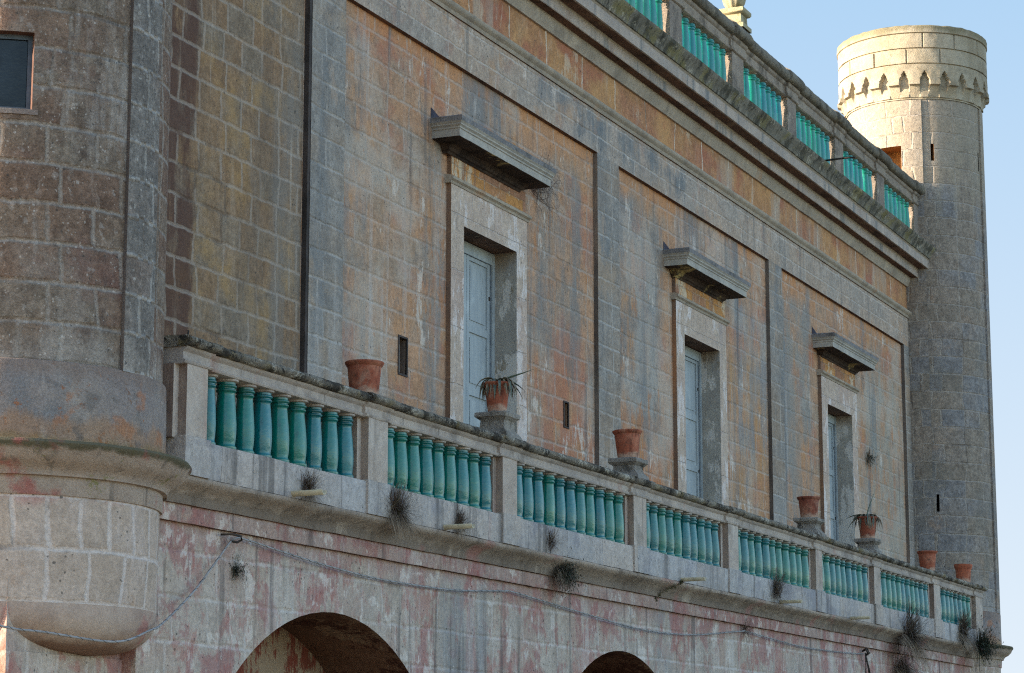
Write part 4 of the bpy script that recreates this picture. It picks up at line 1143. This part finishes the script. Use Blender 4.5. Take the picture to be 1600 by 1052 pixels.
# ------------------------------------------------------------------ weeds
def tuft(x, y, z, r, n, label, kind='dry', up=.5, hang=0.0, seed=0, name='dry_weed', wid=.004):
    q = random.Random(seed*13+5); P = MB()
    n = int(n*1.0); r *= .9; wid *= 1.2
    for i in range(n):
        a = q.uniform(math.pi, 2*math.pi); el = q.gauss(up, .6)
        if kind == 'dry': P.mat(q.choice(('twig', 'twig', 'twig', 'straw', 'green')))
        elif kind == 'mixed': P.mat(q.choice(('twig','twig','green','straw')))
        else: P.mat('green' if q.random() < .8 else 'twig')
        d = Vector((math.cos(a)*math.cos(el), math.sin(a)*math.cos(el), math.sin(el)))
        b0_ = Vector((q.gauss(0,.22)*r, q.uniform(-.12,0)*r, q.gauss(0,.15)*r))
        L = r*q.uniform(.35, 1.05)
        P.blade(b0_, d, L, wid*q.uniform(.7,1.6), q.uniform(-.2,1.0)+hang, 4, tipw=.35)
        if q.random() < .75:     # side twigs
            for _ in range(2):
                p = b0_+d*L*q.uniform(.3,.85)
                P.blade(p, d+Vector((q.uniform(-.8,.8), q.uniform(-.8,.3), q.uniform(-.6,.8))), L*q.uniform(.2,.45), wid*.8, .4, 2, tipw=.4)
        if kind != 'dry' and q.random() < .8:
            P.mat('green')
            for _ in range(3):
                p = b0_+d*L*q.uniform(.2,1); P.blade(p, Vector((q.uniform(-1,1), q.uniform(-1,.2), q.uniform(-1,1))), r*.14, r*.05, .3, 2)
    if hang:
        P.mat('straw')
        for i in range(int(n*.5)):
            P.blade((q.gauss(0,.45)*r, -.01, q.uniform(-.2,.1)*r), (q.uniform(-.5,.5), -.5, -.3), r*q.uniform(.5,1.1), wid*.7, 2.2, 5, tipw=.4)
    o = P.done(name, recalc=False); o.location = (x, y, z)
    return tag(o, label, 'weed', 'weeds rooted in the masonry')
tuft(20.22, -1.25, 4.31, .27, 260, 'dry brown weed with hanging straw around the nearest drain spout', up=.7, hang=.6, seed=1)
tuft(22.10, -1.25, 4.30, .36, 520, 'large dense dry tuft on the plinth between the two nearest drain spouts', up=.4, hang=.15, seed=2)
tuft(23.62, -1.25, 4.31, .24, 230, 'small dry tuft above the second drain spout', up=.9, hang=.4, seed=3)
tuft(26.15, -1.25, 4.33, .26, 150, 'sparse dry weed on the plinth above the dark green clump', up=.5, seed=4)
tuft(26.75, -1.14, 4.06, .33, 420, 'dense dark green clump hanging below the plinth moulding', 'mixed', up=-.2, hang=.8, seed=5, name='green_weed')
tuft(34.70, -1.25, 4.36, .42, 330, 'dry tuft on the plinth by the faint fourth drain spout', up=.6, seed=6)
tuft(42.3, -1.25, 4.12, .70, 560, 'big dark shrubby weed growing out of the broken moulding near the far turret', 'dry', up=.25, hang=.35, seed=7, wid=.008)
tuft(42.5, -1.05, 3.60, .58, 420, 'dark trailing weed on the wall below the broken moulding', 'dry', up=-.2, hang=.7, seed=8, wid=.008)
tuft(46.4, -1.25, 4.40, .54, 320, 'dry brown weed at the foot of the last balusters', 'dry', up=.6, hang=.2, seed=9, wid=.009)
tuft(47.6, -1.3, 4.22, .52, 380, 'dark green weed beside the base of the far turret', 'green', up=.1, seed=10, name='green_weed', wid=.010)
tuft(19.35, -1.0, 3.50, .17, 110, 'small green plant growing from the wall left of the first arch', 'green', up=.1, seed=11, name='green_weed')
tuft(33.95, -1.02, 3.78, .30, 130, 'small dark weed where the cable bends on the lower wall', 'dry', up=.2, seed=12)
tuft(44.55, -.01, 7.65, .28, 90, 'tiny fern on the wall right of the farthest window', 'green', up=-.1, hang=.4, seed=13, name='green_weed')
# sprawling bare creeper right of the first hood
q = random.Random(4); P = MB().mat('twig')
for i in range(38):
    p = Vector((28.42+q.uniform(0,.25), -.03, 9.33+q.uniform(-.1,.12))); a = q.uniform(-.7, .45); st_ = q.uniform(.07, .15)
    pts_ = [p.copy()]
    for k in range(8):
        a += q.gauss(0, .75)
        p = p+Vector((abs(math.cos(a))*st_, q.uniform(-.05,.03), math.sin(a)*st_*.75)); p.y = min(-.01, p.y); pts_.append(p.copy())
    P.tube(pts_, [.0045*(1-k/9.5) for k in range(9)], 4)
tag(P.done('bare_creeper'), 'leafless creeper sprawling on the wall beside the nearest window hood', 'creeper')
# moss trail under the third spout
P = MB().mat('moss')
for i in range(170):
    t = q.random()**1.5*.8; x = 30.62-(.42*min(1, t*2.2))+q.gauss(0,.022); zz = 4.235-.36*t+q.gauss(0,.012)
    yy = -1.264 if zz > 4.2 else (-1.262+(4.2-zz)*1.0 if zz > 4.01 else -1.052)
    P.blade((x, yy-.003, zz), (q.uniform(-1,1), -.6, q.uniform(-1,.4)), q.uniform(.02,.045), .02, .6, 2)
o = P.done('moss_trail', recalc=False); o['kind'] = 'stuff'; tag(o, 'olive moss trail running down from the third drain spout', 'moss')
